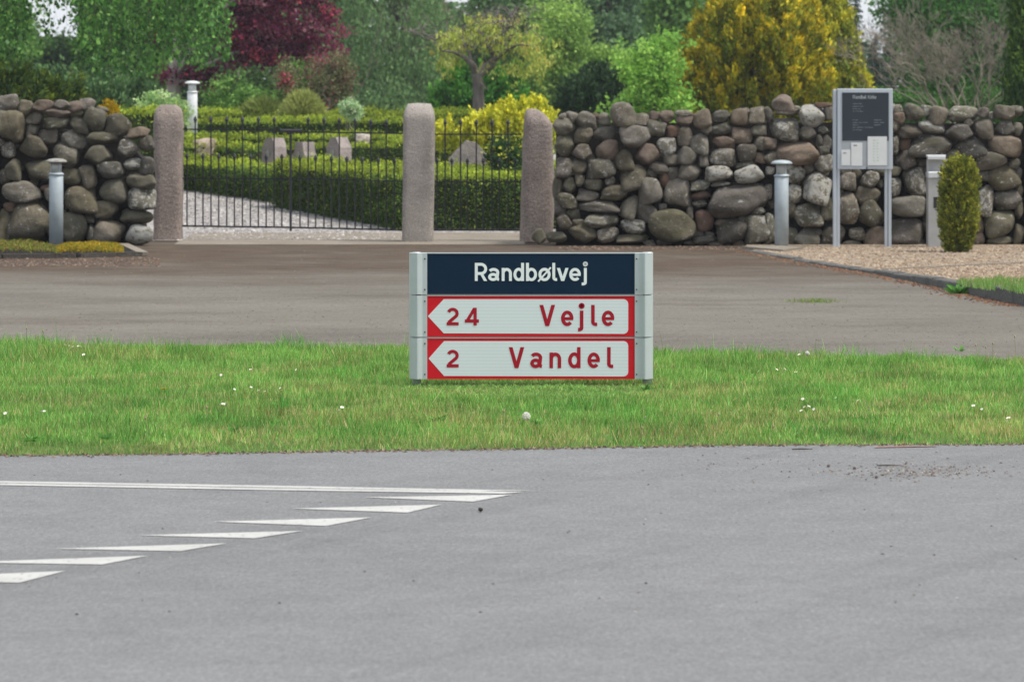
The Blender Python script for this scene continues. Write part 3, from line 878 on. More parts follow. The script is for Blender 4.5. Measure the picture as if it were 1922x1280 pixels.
# ================================================================== GATE POSTS
def monolith(name, label, prof, Y0, depth, mat, seed, rough=0.6, p=4.0):
    """prof: (py, left px, right px) from the top down; rounded-rectangle rings lofted with roughness"""
    rs = np.random.default_rng(seed)
    zs, rows_ = [], []
    prof = sorted(prof)
    py = np.linspace(prof[0][0], prof[-1][0], 34)
    lx = np.interp(py, [q[0] for q in prof], [q[1] for q in prof])
    rx = np.interp(py, [q[0] for q in prof], [q[2] for q in prof])
    n = 40
    ph = rs.uniform(0, 6, 12)
    vs, fs = [], []
    for i, y in enumerate(py):
        a = W(lx[i], y, Y0); b = W(rx[i], y, Y0)
        cx_, hw = (a.x + b.x) / 2, (b.x - a.x) / 2
        hd = depth / 2 * min(1, 0.55 + 0.45 * min(1, i / 2.5))
        for k in range(n):
            t = 2 * math.pi * k / n
            c, s = math.cos(t), math.sin(t)
            r = (abs(c) ** p + abs(s) ** p) ** (-1 / p)
            wob = 1 + rough * 0.018 * math.sin(3 * t + ph[0] + i * .5) + rough * 0.014 * math.sin(5 * t + ph[1] - i * .33) + rough * 0.012 * math.sin(2 * t + i * .9 + ph[2]) + rough * rs.normal() * .004
            vs.append((cx_ + hw * r * c * wob, Y0 + depth / 2 + hd * r * s * wob, a.z + 0.006 * math.sin(4 * t + ph[3])))
    for i in range(len(py) - 1):
        for k in range(n):
            k2 = (k + 1) % n
            fs.append((i * n + k, (i + 1) * n + k, (i + 1) * n + k2, i * n + k2))
    m = len(vs)
    cz = vs[0][2] + .012
    vs.append((sum(v[0] for v in vs[:n]) / n, Y0 + depth / 2, cz))
    for k in range(n): fs.append((m, k, (k + 1) % n))
    mb = MB(); mb.add(vs, fs)
    o = mb.build(name, mat, None, True)
    return tag(o, label, 'gate post')
monolith('gate_post', 'pinkish granite gate post with rounded top at the end of the left wall',
         [(198, 300, 328), (201, 293, 336), (210, 289, 340), (235, 286, 342), (262, 287, 342), (330, 290, 341), (400, 287, 341), (430, 287, 340), (453, 284, 341)], 53.1, 0.36, M['granite_pink'], 1, p=5)
monolith('gate_post', 'square grey granite post with a flat narrowed top between gate and short fence',
         [(196, 765, 808), (199, 763, 810), (214, 757, 815), (222, 756.5, 815.5), (330, 756, 815), (458, 754, 812)], 52.3, 0.40, M['granite_grey'], 2, rough=.25, p=14)
monolith('gate_post', 'irregular pinkish granite post with a slanting shoulder beside the right wall',
         [(206, 989, 1008), (209, 986, 1016), (216, 985, 1023), (225, 984, 1031), (235, 983, 1037), (270, 981, 1038), (330, 979, 1040), (400, 977, 1040), (430, 976, 1039), (455, 976, 1036)], 52.3, 0.40, M['granite_pink'], 3, p=4)

# ================================================================== GATE AND FENCE
def rod(mb, px, pt, pb, Y, r=0.0095):
    a, b = W(px, pt, Y), W(px, pb, Y)
    mb.tube([b, a], r, 6)
def spear(mb, px, pt, Y):
    a = W(px, pt, Y)
    mb.lathe(a.x, a.y, [(0.009, a.z - .085), (0.022, a.z - .075), (0.012, a.z - .066), (0.025, a.z - .048), (0.015, a.z - .02), (0.003, a.z)], 8)
def fence_leaf(root, tall, short, Yf, top, mid, bot, stop, xa, xb, rails):
    for px in tall:
        Y = Yf(px); mb = MB(); rod(mb, px, top(px) + 6, bot(px), Y); spear(mb, px, top(px), Y)
        mb.build('bar', M['iron'], root)
    for px in short:
        Y = Yf(px); mb = MB(); rod(mb, px, stop(px) + 6, bot(px), Y); spear(mb, px, stop(px), Y)
        mb.build('bar', M['iron'], root)
    for f, hh in rails:
        a, b = W(xa, f(xa), Yf(xa)), W(xb, f(xb), Yf(xb))
        mb = MB()
        for p, q in ((a, b),):
            h = 0.011 * hh; d = 0.006
            vs = [(p.x, p.y - d, p.z - h), (p.x, p.y - d, p.z + h), (p.x, p.y + d, p.z - h), (p.x, p.y + d, p.z + h),
                  (q.x, q.y - d, q.z - h), (q.x, q.y - d, q.z + h), (q.x, q.y + d, q.z - h), (q.x, q.y + d, q.z + h)]
            mb.add(vs, [(0, 4, 5, 1), (2, 3, 7, 6), (1, 5, 7, 3), (0, 2, 6, 4), (0, 1, 3, 2), (4, 6, 7, 5)])
        mb.build('rail', M['iron'], root)
gy = lambda px: 53.25 - (px - 342) / 413 * 0.45
lin = lambda x0, y0, x1, y1: (lambda px: y0 + (y1 - y0) * (px - x0) / (x1 - x0))
gate = empty('wrought_iron_gate', W(548, 432, 53.0), 'black wrought iron double gate with spear-topped bars between two granite posts', 'gate')
fence_leaf(gate, [366.5, 396, 425.5, 455, 485, 514.5], [351, 381, 410.5, 440, 470, 499.5, 529], gy, lin(342, 218, 545, 219), None, lin(342, 424.3, 545, 427), lin(342, 287, 545, 289), 342, 543,
           [(lin(342, 243, 545, 245), .8), (lin(342, 335, 545, 336), .7), (lin(342, 424.3, 545, 427), 1)])
fence_leaf(gate, [578.5, 608, 637, 666.5, 696, 725], [563, 592.5, 622, 651, 680, 710, 740], gy, lin(545, 218, 755, 225), None, lin(545, 427, 755, 432), lin(545, 289, 755, 297), 547, 756,
           [(lin(545, 248, 755, 251), .8), (lin(545, 335, 755, 341), .7), (lin(545, 427, 755, 432), 1)])
mb = MB(); rod(mb, 545.5, 246, 434, 53.0, 0.0165); mb.build('centre_stile', M['iron_grey'], gate)
a, b = W(526, 245.5, 52.97), W(567, 245.5, 52.97)
MB().tube([a, b], 0.017, 8).build('handle', M['iron_grey'], gate)
fence = empty('iron_fence', W(896, 440, 52.7), 'short black iron fence with spear-topped bars right of the middle granite post', 'fence')
fy2 = lambda px: 52.75
fence_leaf(fence, [835.5, 864.5, 894, 923.5, 953.5], [820.5, 848, 877.5, 907, 937, 967], fy2, lambda p: 224, None, lambda p: 432, lambda p: 296, 814, 980,
           [(lambda p: 252.5, .8), (lambda p: 342, .7), (lambda p: 432, 1)])

# ================================================================== FURNITURE
def bollard(px, base, Y, label, scale=1.0, white=False, lichen=False):
    z0 = base
    x = (px - CX) * Y / FPX
    o = empty('bollard_lamp', (x, Y, z0), label, 'bollard lamp', 'bollard lamps')
    bm_ = M['lamp_white'] if white else M['lamp_body']
    MB().lathe(x, Y, [(.083, z0 - .05), (.083, z0 + .835), (.078, z0 + .84)], 28).build('column', bm_, o, True)
    MB().lathe(x, Y, [(.086, z0 + .84), (.094, z0 + .843), (.094, z0 + .853), (.084, z0 + .862), (.07, z0 + .87)], 28).build('collar', bm_, o, True)
    MB().lathe(x, Y, [(.064, z0 + .866), (.064, z0 + .99)], 24).build('lens', M['lamp_lens'] if not white else M['lamp_white'], o, True)
    for k in range(4):
        t = k * math.pi / 2 + .6
        MB().tube([(x + .069 * math.cos(t), Y + .069 * math.sin(t), z0 + .86), (x + .069 * math.cos(t), Y + .069 * math.sin(t), z0 + .99)], .006, 5).build('strut', bm_, o)
    MB().lathe(x, Y, [(.075, z0 + .985), (.126, z0 + .99), (.128, z0 + .998), (.118, z0 + 1.012), (.085, z0 + 1.028), (.03, z0 + 1.036), (.005, z0 + 1.037)], 30).build('cap', M['lamp_cap_lichen'] if lichen else (M['lamp_white'] if white else M['lamp_cap']), o, True)
    return o
bollard(105.5, 0.02, 50.2, 'grey bollard lamp with a lichen-covered cap in the flower bed before the left wall', lichen=True)
bollard(1467, 0.0, 50.3, 'grey bollard lamp in front of the right wall beside the notice board')
bollard(361, 1.06, 70.5, 'white bollard lamp among the hedges inside the churchyard', white=True)

# notice board
YB = 50.35
nb = empty('notice_board', W(1620, 465, YB), 'framed notice board with navy panel and white papers on two posts before the wall', 'notice board')
bxx = lambda px: (px - CX) * YB / FPX
bzz = lambda py: EYE - (py - HOR) * YB / FPX
q1 = lambda c: 1540 + c / 3.878
q2 = lambda c: 150 + c / 3.878
for (a, b, t) in ((q1(93), q1(107), 170), (q1(110), q1(138), 318), (q1(468), q1(492), 318), (q1(495), q1(517), 170)):
    pass
MB().box(bxx(1563.5), bxx(1570.5), YB - .01, YB + .06, -.05, bzz(168.5), .006).build('post', M['board_frame'], nb)
MB().box(bxx(1571), bxx(1576.5), YB + .0, YB + .05, -.05, bzz(317), .004).build('post', M['board_frame'], nb)
MB().box(bxx(1660.5), bxx(1666.5), YB + .0, YB + .05, -.05, bzz(317), .004).build('post', M['board_frame'], nb)
MB().box(bxx(1667), bxx(1673), YB - .01, YB + .06, -.05, bzz(300), .006).build('post', M['board_frame'], nb)
cab = MB().box(bxx(1571.2), bxx(1675.2), YB - .035, YB + .055, bzz(317.5), bzz(167), .006).build('cabinet', M['board_frame'], nb)
MB().box(bxx(1579.5), bxx(1668.5), YB - .039, YB - .030, bzz(312), bzz(173.5)).build('backing', M['board_grey'], cab)
MB().box(bxx(1580.3), bxx(1667.5), YB - .043, YB - .0395, bzz(264.5), bzz(174.5)).build('panel', M['board_dark'], cab)
for (x0, x1, y0, y1) in ((1578.8, 1595.6, 281, 311), (1597, 1618, 268, 311.5), (1628, 1664.2, 256.5, 310.8)):
    pp = MB().box(bxx(x0), bxx(x1), YB - .0465, YB - .044, bzz(y1), bzz(y0)).build('paper', M['paper'], cab)
def dash(x0, x1, y, h, mat, yy):
    MB().box(bxx(x0), bxx(x1), yy - .0006, yy, bzz(y + h), bzz(y)).build('print', mat, cab)
ttl = [('R', 6, 1), ('a', 4.2, 0), ('n', 4, 0), ('d', 4.2, 0), ('b', 4.2, 0), ('ø', 4.2, 0), ('l', 2, 0), (' ', 3.5, 0), ('K', 5.2, 1), ('i', 1.8, 0), ('r', 3, 0), ('k', 3.8, 0), ('e', 4.2, 0)]
xx = 1600.3
for ch, wd_, cap in ttl:
    if ch != ' ':
        mb = MB()
        for i, st_ in enumerate(glyph(ch, bxx(xx), bxx(xx + wd_ * .80), bzz(186), bzz(179.3 if cap else 181.2), bzz(179.0), 0.0046)):
            yy = YB - .0438 - .0003 * i
            if st_[0] == 'p': mb.add([(x, yy, z) for x, z in st_[1]], [tuple(range(len(st_[1])))])
            else: strip(mb, st_[1], 0.0046, yy, st_[2])
        mb.build('letter', M['print_pale'], cab)
    xx += wd_ * .88
prn = random.Random(4)
for (x0, y0, ws) in ((1600, 194.5, [9, 6]), (1600, 199.5, [12, 6]), (1600, 204, [8, 5]), (1600, 208.8, [4, 14]), (1600, 225, [9]), (1600, 229.6, [8, 6, 10]), (1600, 234.2, [11]), (1600, 238.8, [6, 12, 16]), (1600, 243.5, [3, 12]),
                     (1640, 225, [14]), (1640, 229.6, [9, 8]), (1640, 234.2, [12])):
    x = x0
    for w_ in ws:
        k = 0
        while k < w_:          # broken strokes: the small lines cannot be read in the photograph
            s_ = prn.uniform(.7, 1.6)
            dash(x + k, x + min(k + s_, w_), y0 + prn.uniform(-.2, .3), prn.uniform(.8, 1.7), M['print_grey'], YB - .0437)
            k += s_ + .55
        x += w_ + 2
for (x0, x1, y, h) in ((1582, 1588, 286.5, 2.2), (1601.5, 1608, 272, 2.6)): dash(x0, x1, y, h, M['print_dark'], YB - .0469)
for x in (1638, 1645):
    for j in range(8): dash(x, x + prn.uniform(2, 4), 263 + j * 5.4, 1.6, M['print_green'], YB - .0469)
MB().box(bxx(1625.5), bxx(1627.5), YB - .042, YB - .034, bzz(317), bzz(313.5)).build('lock', M['screw'], cab)

# litter bin
YBN = 50.3
bn = empty('litter_bin', W(1758, 465, YBN), 'grey steel litter bin with white lid half hidden by a small conifer', 'litter bin')
cxx = lambda px: (px - CX) * YBN / FPX
czz = lambda py: EYE - (py - HOR) * YBN / FPX
body = MB().box(cxx(1742), cxx(1781), YBN, YBN + .24, -.02, czz(334), .008).build('body', M['bin_steel'], bn)
MB().box(cxx(1752), cxx(1763), YBN - .003, YBN + .05, czz(391), czz(370)).build('lock_plate', M['bin_dark'], body)
MB().box(cxx(1741.5), cxx(1781.5), YBN - .02, YBN + .26, czz(334), czz(322.5), .012).build('rim', M['bin_lid'], bn)
MB().box(cxx(1742.5), cxx(1747), YBN + .16, YBN + .24, czz(322.5), czz(299)).build('hood_side', M['bin_steel'], bn)
MB().box(cxx(1776), cxx(1780.5), YBN + .16, YBN + .24, czz(322.5), czz(299)).build('hood_side', M['bin_steel'], bn)
MB().box(cxx(1743), cxx(1780), YBN + .2, YBN + .235, czz(322.5), czz(299)).build('hood_back', M['bin_steel'], bn)
mb = MB()
mb.add([(cxx(1742), YBN, czz(299.5)), (cxx(1775), YBN, czz(299.5)), (cxx(1779), YBN + .25, czz(295)), (cxx(1742), YBN + .25, czz(295)),
        (cxx(1742), YBN, czz(294.5)), (cxx(1775), YBN, czz(294.5)), (cxx(1779), YBN + .25, czz(291)), (cxx(1742), YBN + .25, czz(291))],
       [(0, 1, 5, 4), (1, 2, 6, 5), (2, 3, 7, 6), (3, 0, 4, 7), (4, 5, 6, 7), (3, 2, 1, 0)])
mb.build('lid', M['bin_lid'], bn)

# graves
def headstone(px, Y, wpx, top, mat, label, hip):
    z0 = ground_z(Y)
    c = W(px, top, Y)
    s = wpx * Y / FPX
    zt = c.z
    w1 = s * .50; d1 = s * .55
    o = empty('headstone', (c.x, Y, z0), label, 'headstone', 'three granite headstones')
    mb = MB()
    # gabled profile turned to the left, pushed back along its own depth; the right flank catches the light
    ang = R(40)
    tx, ty = math.cos(ang), -math.sin(ang)          # across the front face, towards the right and the viewer
    bx2, by2 = math.sin(ang), math.cos(ang)         # into the block
    wf, dp = s * .58 / math.cos(ang), s * .45 / math.sin(ang)
    H_ = zt - z0
    cx0, cy0 = c.x - (tx * wf * .5 + bx2 * dp) * .5 + tx * wf * .02, Y
    prof = [(u * wf, z0 - .05 + (H_ + .05) * v) for u, v in hip]
    n_ = len(prof)
    vs = []
    for dd in (0, dp):
        for u, z in prof:
            k_ = 1 - .05 * (z - z0) / H_
            vs.append((cx0 + tx * u * k_ + bx2 * dd, cy0 + ty * u * k_ + by2 * dd, z))
    fs = [tuple(range(n_)), tuple(range(2 * n_ - 1, n_ - 1, -1))]
    for k in range(n_):
        k2 = (k + 1) % n_
        fs.append((k2, k, n_ + k, n_ + k2))
    mb.add(vs, fs)
    blk = mb.build('block', mat, o)
    # small pale cross on the left face
    cz = zt - H_ * .34
    nx, ny = cx0 - bx2 * .012, cy0 - by2 * .012
    mb = MB()
    for (u0, u1, v0, v1) in ((-.012, .012, -.07, .07), (-.04, -.0125, .012, .034), (.0125, .04, .012, .034)):
        pts = []
        for dd in (0, .012):
            for u, v in ((u0, v0), (u1, v0), (u1, v1), (u0, v1)):
                pts.append((nx + tx * u + bx2 * dd, ny + ty * u + by2 * dd, cz + v))
        mb.add(pts, [(0, 1, 2, 3), (7, 6, 5, 4), (0, 4, 5, 1), (1, 5, 6, 2), (2, 6, 7, 3), (3, 7, 4, 0)])
    mb.build('cross', M['lamp_lens'], o)
    return o
headstone(520, 63.2, 46, 259, M['granite_light'], 'leftmost granite headstone with sloping shoulders behind the hedge', [(-.5, 0), (.5, 0), (.5, .82), (.30, 1), (-.22, .99), (-.5, .78)])
headstone(577, 63.4, 46, 267, M['granite_light'], 'low stepped granite headstone in the middle of the three', [(-.5, 0), (.5, 0), (.5, .70), (.38, .78), (.3, 1), (-.25, 1), (-.33, .8), (-.5, .72)])
headstone(642, 63.2, 47, 258, M['granite_light'], 'rightmost granite headstone with pointed gable top behind the hedge', [(-.5, 0), (.5, 0), (.5, .80), (.2, 1), (-.16, 1), (-.5, .80)])
def boulder(px, py, w, h, Y, c, label, proto, lich=.2):
    e = empty('memorial_boulder', W(px, py, Y), label, 'boulder')
    o = bpy.data.objects.new('stone', protos[proto]); col.objects.link(o); o.parent = e
    k = Y / FPX
    o.scale = (w * k / 2, w * k / 2.4, h * k / 2)
    o.color = (c[0], c[1], c[2], lich)
    return e
boulder(387, 283, 54, 48, 65.6, (0.55, 0.43, 0.34), 'pale pink rounded memorial boulder beside the white bollard lamp', 4)
boulder(681, 262, 27, 24, 68, (0.52, 0.46, 0.40), 'small pale memorial boulder under the little standard tree', 7)
e_ = empty('grave_slab', W(878, 300, 60.5), 'grey slanted grave stone under the yellow shrub', 'headstone')
mb = MB()
mb.prism([(W(838, 306, 60.5).x, W(838, 306, 60.5).z - .4), (W(915, 306, 60.5).x, W(915, 306, 60.5).z - .4), (W(913, 290, 60.5).x, W(913, 290, 60.5).z), (W(893, 268, 60.5).x, W(893, 268, 60.5).z),
          (W(874, 264, 60.5).x, W(874, 264, 60.5).z), (W(858, 280, 60.5).x, W(858, 280, 60.5).z), (W(843, 296, 60.5).x, W(843, 296, 60.5).z)], 60.4, 60.7)
mb.build('slab', M['granite_light'], e_)

# ================================================================== KERBS AND BEDS
def kerb_line(name, label, top, bot, depth, mat, seed):
    """top, bot: matching world points of the kerb's front edge; each kerb stone is a piece of its own"""
    o = empty(name, bot[0], label, 'kerb')
    for i in range(len(top) - 1):
        a, b, c, d = top[i], top[i + 1], bot[i], bot[i + 1]
        t = (b - a); t.z = 0
        ln = t.length
        n = max(1, round(ln / 0.95))
        nrm = Vector((-t.y, t.x, 0)).normalized()
        if nrm.x < 0 and abs(nrm.x) > .3: nrm = -nrm
        if abs(nrm.x) <= .3 and nrm.y < 0: nrm = -nrm
        for k in range(n):
            u0, u1 = (k + .012) / n, (k + .988) / n
            j = random.uniform(-.008, .008)
            P = [a.lerp(b, u0), a.lerp(b, u1), c.lerp(d, u0), c.lerp(d, u1)]
            bk = nrm * depth
            bev = 0.012
            up = Vector((0, 0, j))
            f0, f1, g0, g1 = P[0] + up, P[1] + up, P[2] - Vector((0, 0, .06)), P[3] - Vector((0, 0, .06))
            vs = [g0, g1, f1 - Vector((0, 0, bev)), f0 - Vector((0, 0, bev)), f0 + nrm * bev, f1 + nrm * bev, f1 + bk, f0 + bk, g1 + bk, g0 + bk]
            mb = MB(); mb.add(vs, [(0, 1, 2, 3), (3, 2, 5, 4), (4, 5, 6, 7), (7, 6, 8, 9), (1, 8, 6, 5, 2), (0, 3, 4, 7, 9)])
            mb.build('kerb_stone', mat, o)
    return o
kb = [G(1400, 471), G(1550, 499), G(1640, 513), G(1750, 536), G(1850, 559), G(1922, 573), G(2080, 602)]
kh = [0.012, 0.02, 0.035, 0.075, 0.105, 0.12, 0.13]
kt = [p + Vector((0, 0, h)) for p, h in zip(kb, kh)]
kerb_line('kerb', 'granite kerb curving around the pinkish gravel on the right', kt, kb, 0.13, M['kerb'], 1)
# raised gravel behind the kerb
gv, gf = [], []
for p, h in zip(kt, kh):
    q = p + Vector((.10, .08, -.006))
    yw = 50.9
    for k in range(7):
        u = k / 6
        x = q.x + (14 - q.x) * u
        gv.append((x, q.y + (0 if k < 6 else 0), q.z))
n7 = 7
gv += [(kt[0].x + .1 + (14 - kt[0].x) * k / 6, 51.2, 0.012) for k in range(7)]
order = [len(kt)] + list(range(len(kt)))
for i in range(len(order) - 1):
    r0, r1 = order[i] * n7, order[i + 1] * n7
    for k in range(6): gf.append((r1 + k, r1 + k + 1, r0 + k + 1, r0 + k))
me = bpy.data.meshes.new('gravel_bed'); me.from_pydata(gv, [], gf); me.materials.append(M['gravel_pink']); me.update()
struct(link('gravel_bed', me))
# flush edging stones running back across the gravel, and the flat slab at the wall foot
def gz_at(Y): return float(np.interp(Y, [p.y for p in reversed(kt)], [p.z for p in reversed(kt)]))
ed = empty('stone_edging', G(1700, 505, .04), 'row of flush edging stones crossing the pinkish gravel', 'edging')
ea, eb = G(1655, 507, 0.035), G(1960, 491, 0.02)
for k in range(9):
    p, q = ea.lerp(eb, (k + .02) / 9), ea.lerp(eb, (k + .98) / 9)
    for e in (p, q): e.z = gz_at(e.y) + .012
    mb = MB(); d = Vector((0.02, .16, 0))
    vs = [p, q, q + d, p + d]
    mb.add(vs + [v - Vector((0, 0, .08)) for v in vs], [(0, 1, 2, 3), (0, 4, 5, 1), (1, 5, 6, 2), (2, 6, 7, 3), (3, 7, 4, 0)])
    mb.build('edging_stone', M['sand'], ed)
pts = [G(1392, 467), G(1470, 474), G(1510, 468.5), G(1440, 464.5)]
mb = MB(); mb.add([p + Vector((0, 0, .03)) for p in pts] + [p - Vector((0, 0, .03)) for p in pts], [(0, 1, 2, 3), (0, 4, 5, 1), (1, 5, 6, 2), (2, 6, 7, 3), (3, 7, 4, 0)])
tag(mb.build('paving_slab', M['sand']), 'flat pale slab at the wall foot left of the right bollard lamp', 'paving slab')
# left bed
lb = [G(-200, 487), G(0, 484.5), G(140, 483), G(258, 480)]
lt = [p + Vector((0, 0, .045)) for p in lb]
kerb_line('kerb', 'dark low kerb edging the flower bed before the left wall', lt, lb, 0.12, M['kerb_dark'], 2)
e0, e1 = G(258, 480) , G(222, 463)
mb = MB()
dv = Vector((.12, 0, 0))
mb.add([e0 + Vector((0, 0, .04)), e0 + dv + Vector((0, 0, .04)), e1 + dv + Vector((0, 0, .04)), e1 + Vector((0, 0, .04)), e0, e0 + dv, e1 + dv, e1], [(0, 1, 2, 3), (0, 4, 5, 1), (1, 5, 6, 2), (3, 2, 6, 7), (0, 3, 7, 4)])
tag(mb.build('kerb_end_stone', M['sand']), 'brownish end stone closing the flower bed towards the gate', 'kerb')
mb = MB(); mb.add([(-8, 47.3, .025), (G(258, 480).x, 47.5, .025), (e1.x, 51.2, .03), (-8, 51.2, .03)], [(0, 1, 2, 3)])
struct(mb.build('flower_bed', M['earth']))

# ================================================================== VEGETATION
def unit(v):
    return v / np.maximum(np.linalg.norm(v, axis=-1, keepdims=True), 1e-9)
def cards(P, axis, L, Wd, rs):
    """diamond leaf faces: P centres, axis towards the tip"""
    n = len(P)
    a = unit(axis)
    b = unit(np.cross(a, unit(rs.normal(size=(n, 3)))))
    L = np.broadcast_to(np.asarray(L, float), (n,))[:, None]
    Wd = np.broadcast_to(np.asarray(Wd, float), (n,))[:, None]
    c = np.cross(a, b)
    return np.stack([P - a * L * .5, P + b * Wd * .5 + a * L * .05 + c * Wd * .12, P + a * L * .5, P - b * Wd * .5 + a * L * .05 + c * Wd * .12], 1)
def pick(pal, n, rs):
    w = np.array([p[1] for p in pal], float)
    return np.array([p[0] for p in pal])[rs.choice(len(pal), n, p=w / w.sum())]
def E(px, py, rx, ry, Y, rd=None):
    k = Y / FPX
    c = W(px, py, Y)
    return (c.x, c.y, c.z, rx * k, (rd if rd is not None else (rx + ry) / 2 * k), ry * k)
def sample(ells, n, surf, rs):
    w = np.array([(e[3] * e[4] * e[5]) ** 0.67 for e in ells])
    k = rs.choice(len(ells), n, p=w / w.sum())
    ee = np.array(ells)[k]
    d = unit(rs.normal(size=(n, 3)))
    r = rs.random(n)[:, None] ** surf
    return ee[:, :3] + d * r * ee[:, 3:], d
def crown_mesh(parent, ells, nclump, per, cr, L, Wd, pal, seed, mat='leaf', surf=.3, mode='rand', flat=.75, vary=.22, name='crown', outline=0.12):
    rs = np.random.default_rng(seed)
    C, D = sample(ells, nclump, surf, rs)
    C = C + rs.normal(size=C.shape) * cr * outline * 3
    cc = pick(pal, nclump, rs) * rs.uniform(.8, 1.2, (nclump, 1))
    P = np.repeat(C, per, 0); D = np.repeat(D, per, 0)
    off = rs.normal(size=P.shape) * cr * np.array([1, 1, flat]) * .55
    P = P + off
    n = len(P)
    own = pick(pal, n, rs)
    c = np.where(rs.random((n, 1)) < .68, np.repeat(cc, per, 0), own) * rs.uniform(1 - vary, 1 + vary, (n, 1))
    if mode == 'rand': ax = rs.normal(size=(n, 3)) + D * .5 + np.array([0, 0, -.25])
    elif mode == 'down': ax = rs.normal(size=(n, 3)) * .45 + np.array([0, 0, -1.0])
    elif mode == 'up': ax = rs.normal(size=(n, 3)) * .35 + D * .45 + np.array([0, 0, 1.0])
    elif mode == 'flat': ax = rs.normal(size=(n, 3)) * np.array([1, 1, .3]) + D * .6
    LL = L * rs.uniform(.6, 1.35, n)
    return quads(name, cards(P, ax, LL, Wd * LL / L, rs), M[mat], parent, c), C
def trunk_mesh(parent, base, top, r0, C, nl, seed, mat='bark', bend=.15, r_l=.35, start=.35, name='trunk'):
    rs = random.Random(seed)
    mb = MB()
    base, top = Vector(base), Vector(top)
    pts, rad = [], []
    for i in range(8):
        t = i / 7
        p = base.lerp(top, t) + Vector((rs.uniform(-1, 1), rs.uniform(-1, 1), 0)) * bend * t * (1 - .3 * t)
        pts.append(p); rad.append(r0 * (1 - .72 * t) * (1.25 if i == 0 else 1))
    mb.tube(pts, rad, 9)
    if C is not None and nl:
        for c in rs.sample([Vector(x) for x in C], min(nl, len(C))):
            t = rs.uniform(start, .95)
            i = int(t * 7)
            a = pts[i]
            m = a.lerp(c, .5) + Vector((rs.uniform(-.2, .2), rs.uniform(-.2, .2), rs.uniform(0, .25))) * (c - a).length * .5
            mb.tube([a, a.lerp(m, .55), m, m.lerp(c, .6), c], [rad[i] * r_l, rad[i] * r_l * .8, rad[i] * r_l * .55, rad[i] * r_l * .3, rad[i] * .05], 5, False)
    return mb.build(name, M[mat], parent, True)
def tree(name, label, cat, px, Y, ells, nclump, per, cr, L, Wd, pal, seed, r0=.12, top=None, nl=18, mat='leaf', bark='bark', group=None, **kw):
    z0 = ground_z(Y) - .03
    x = (px - CX) * Y / FPX
    o = empty(name, (x, Y, z0), label, cat, group)
    _, C = crown_mesh(o, ells, nclump, per, cr, L, Wd, pal, seed, mat, **kw)
    tp = top if top is not None else (x, Y, max(e[2] + e[5] * .5 for e in ells))
    trunk_mesh(o, (x, Y, z0), tp, r0, C, nl, seed, bark)
    return o
def thuja(name, label, px, Y, ells, nspray, pal_tip, pal_in, seed, blade=.16, group=None, lean=.4, r0=.08, cat='conifer', per=16, bw=.2, lump=14):
    """upright conifer of flame-like sprays: young tips in one colour, older foliage in another"""
    rs = np.random.default_rng(seed)
    z0 = ground_z(Y) - .03
    x = (px - CX) * Y / FPX
    o = empty(name, (x, Y, z0), label, cat, group)
    nlump = max(12, nspray // lump)
    CL, DL = sample(ells, nlump, .12, rs)
    li = rs.integers(0, nlump, nspray)
    lr = np.mean([(e[3] * e[4] * e[5]) ** (1 / 3) for e in ells]) * 1.9 / nlump ** .5
    C = CL[li] + rs.normal(size=(nspray, 3)) * lr * np.array([.5, .5, .95])
    D = unit(DL[li] + rs.normal(size=(nspray, 3)) * .25)
    fill = rs.random(nspray) < .18
    C[fill], D[fill] = sample(ells, int(fill.sum()), .4, rs)
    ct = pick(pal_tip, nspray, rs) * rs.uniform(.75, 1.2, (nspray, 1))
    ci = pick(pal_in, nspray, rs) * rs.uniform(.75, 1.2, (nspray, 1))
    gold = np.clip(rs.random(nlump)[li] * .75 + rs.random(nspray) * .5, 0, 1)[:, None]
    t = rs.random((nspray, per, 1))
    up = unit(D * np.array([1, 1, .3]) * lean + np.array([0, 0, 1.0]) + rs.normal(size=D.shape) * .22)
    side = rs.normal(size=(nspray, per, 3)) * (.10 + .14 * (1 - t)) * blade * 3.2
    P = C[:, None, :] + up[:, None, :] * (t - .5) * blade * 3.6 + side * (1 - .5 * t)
    col_ = ci[:, None, :] * (1 - t * gold[:, None]) + ct[:, None, :] * t * gold[:, None]
    n = nspray * per
    P = P.reshape(-1, 3)
    ax = np.repeat(up, per, 0) + rs.normal(size=(n, 3)) * .38
    LL = blade * rs.uniform(.6, 1.3, n)
    quads('crown', cards(P, ax, LL, LL * bw * 2, rs), M['needle'], o, col_.reshape(-1, 3) * rs.uniform(.8, 1.2, (n, 1)))
    trunk_mesh(o, (x, Y, z0), (x, Y, max(e[2] + e[5] * .6 for e in ells)), r0, C, 26, seed, 'bark', .05)
    return o
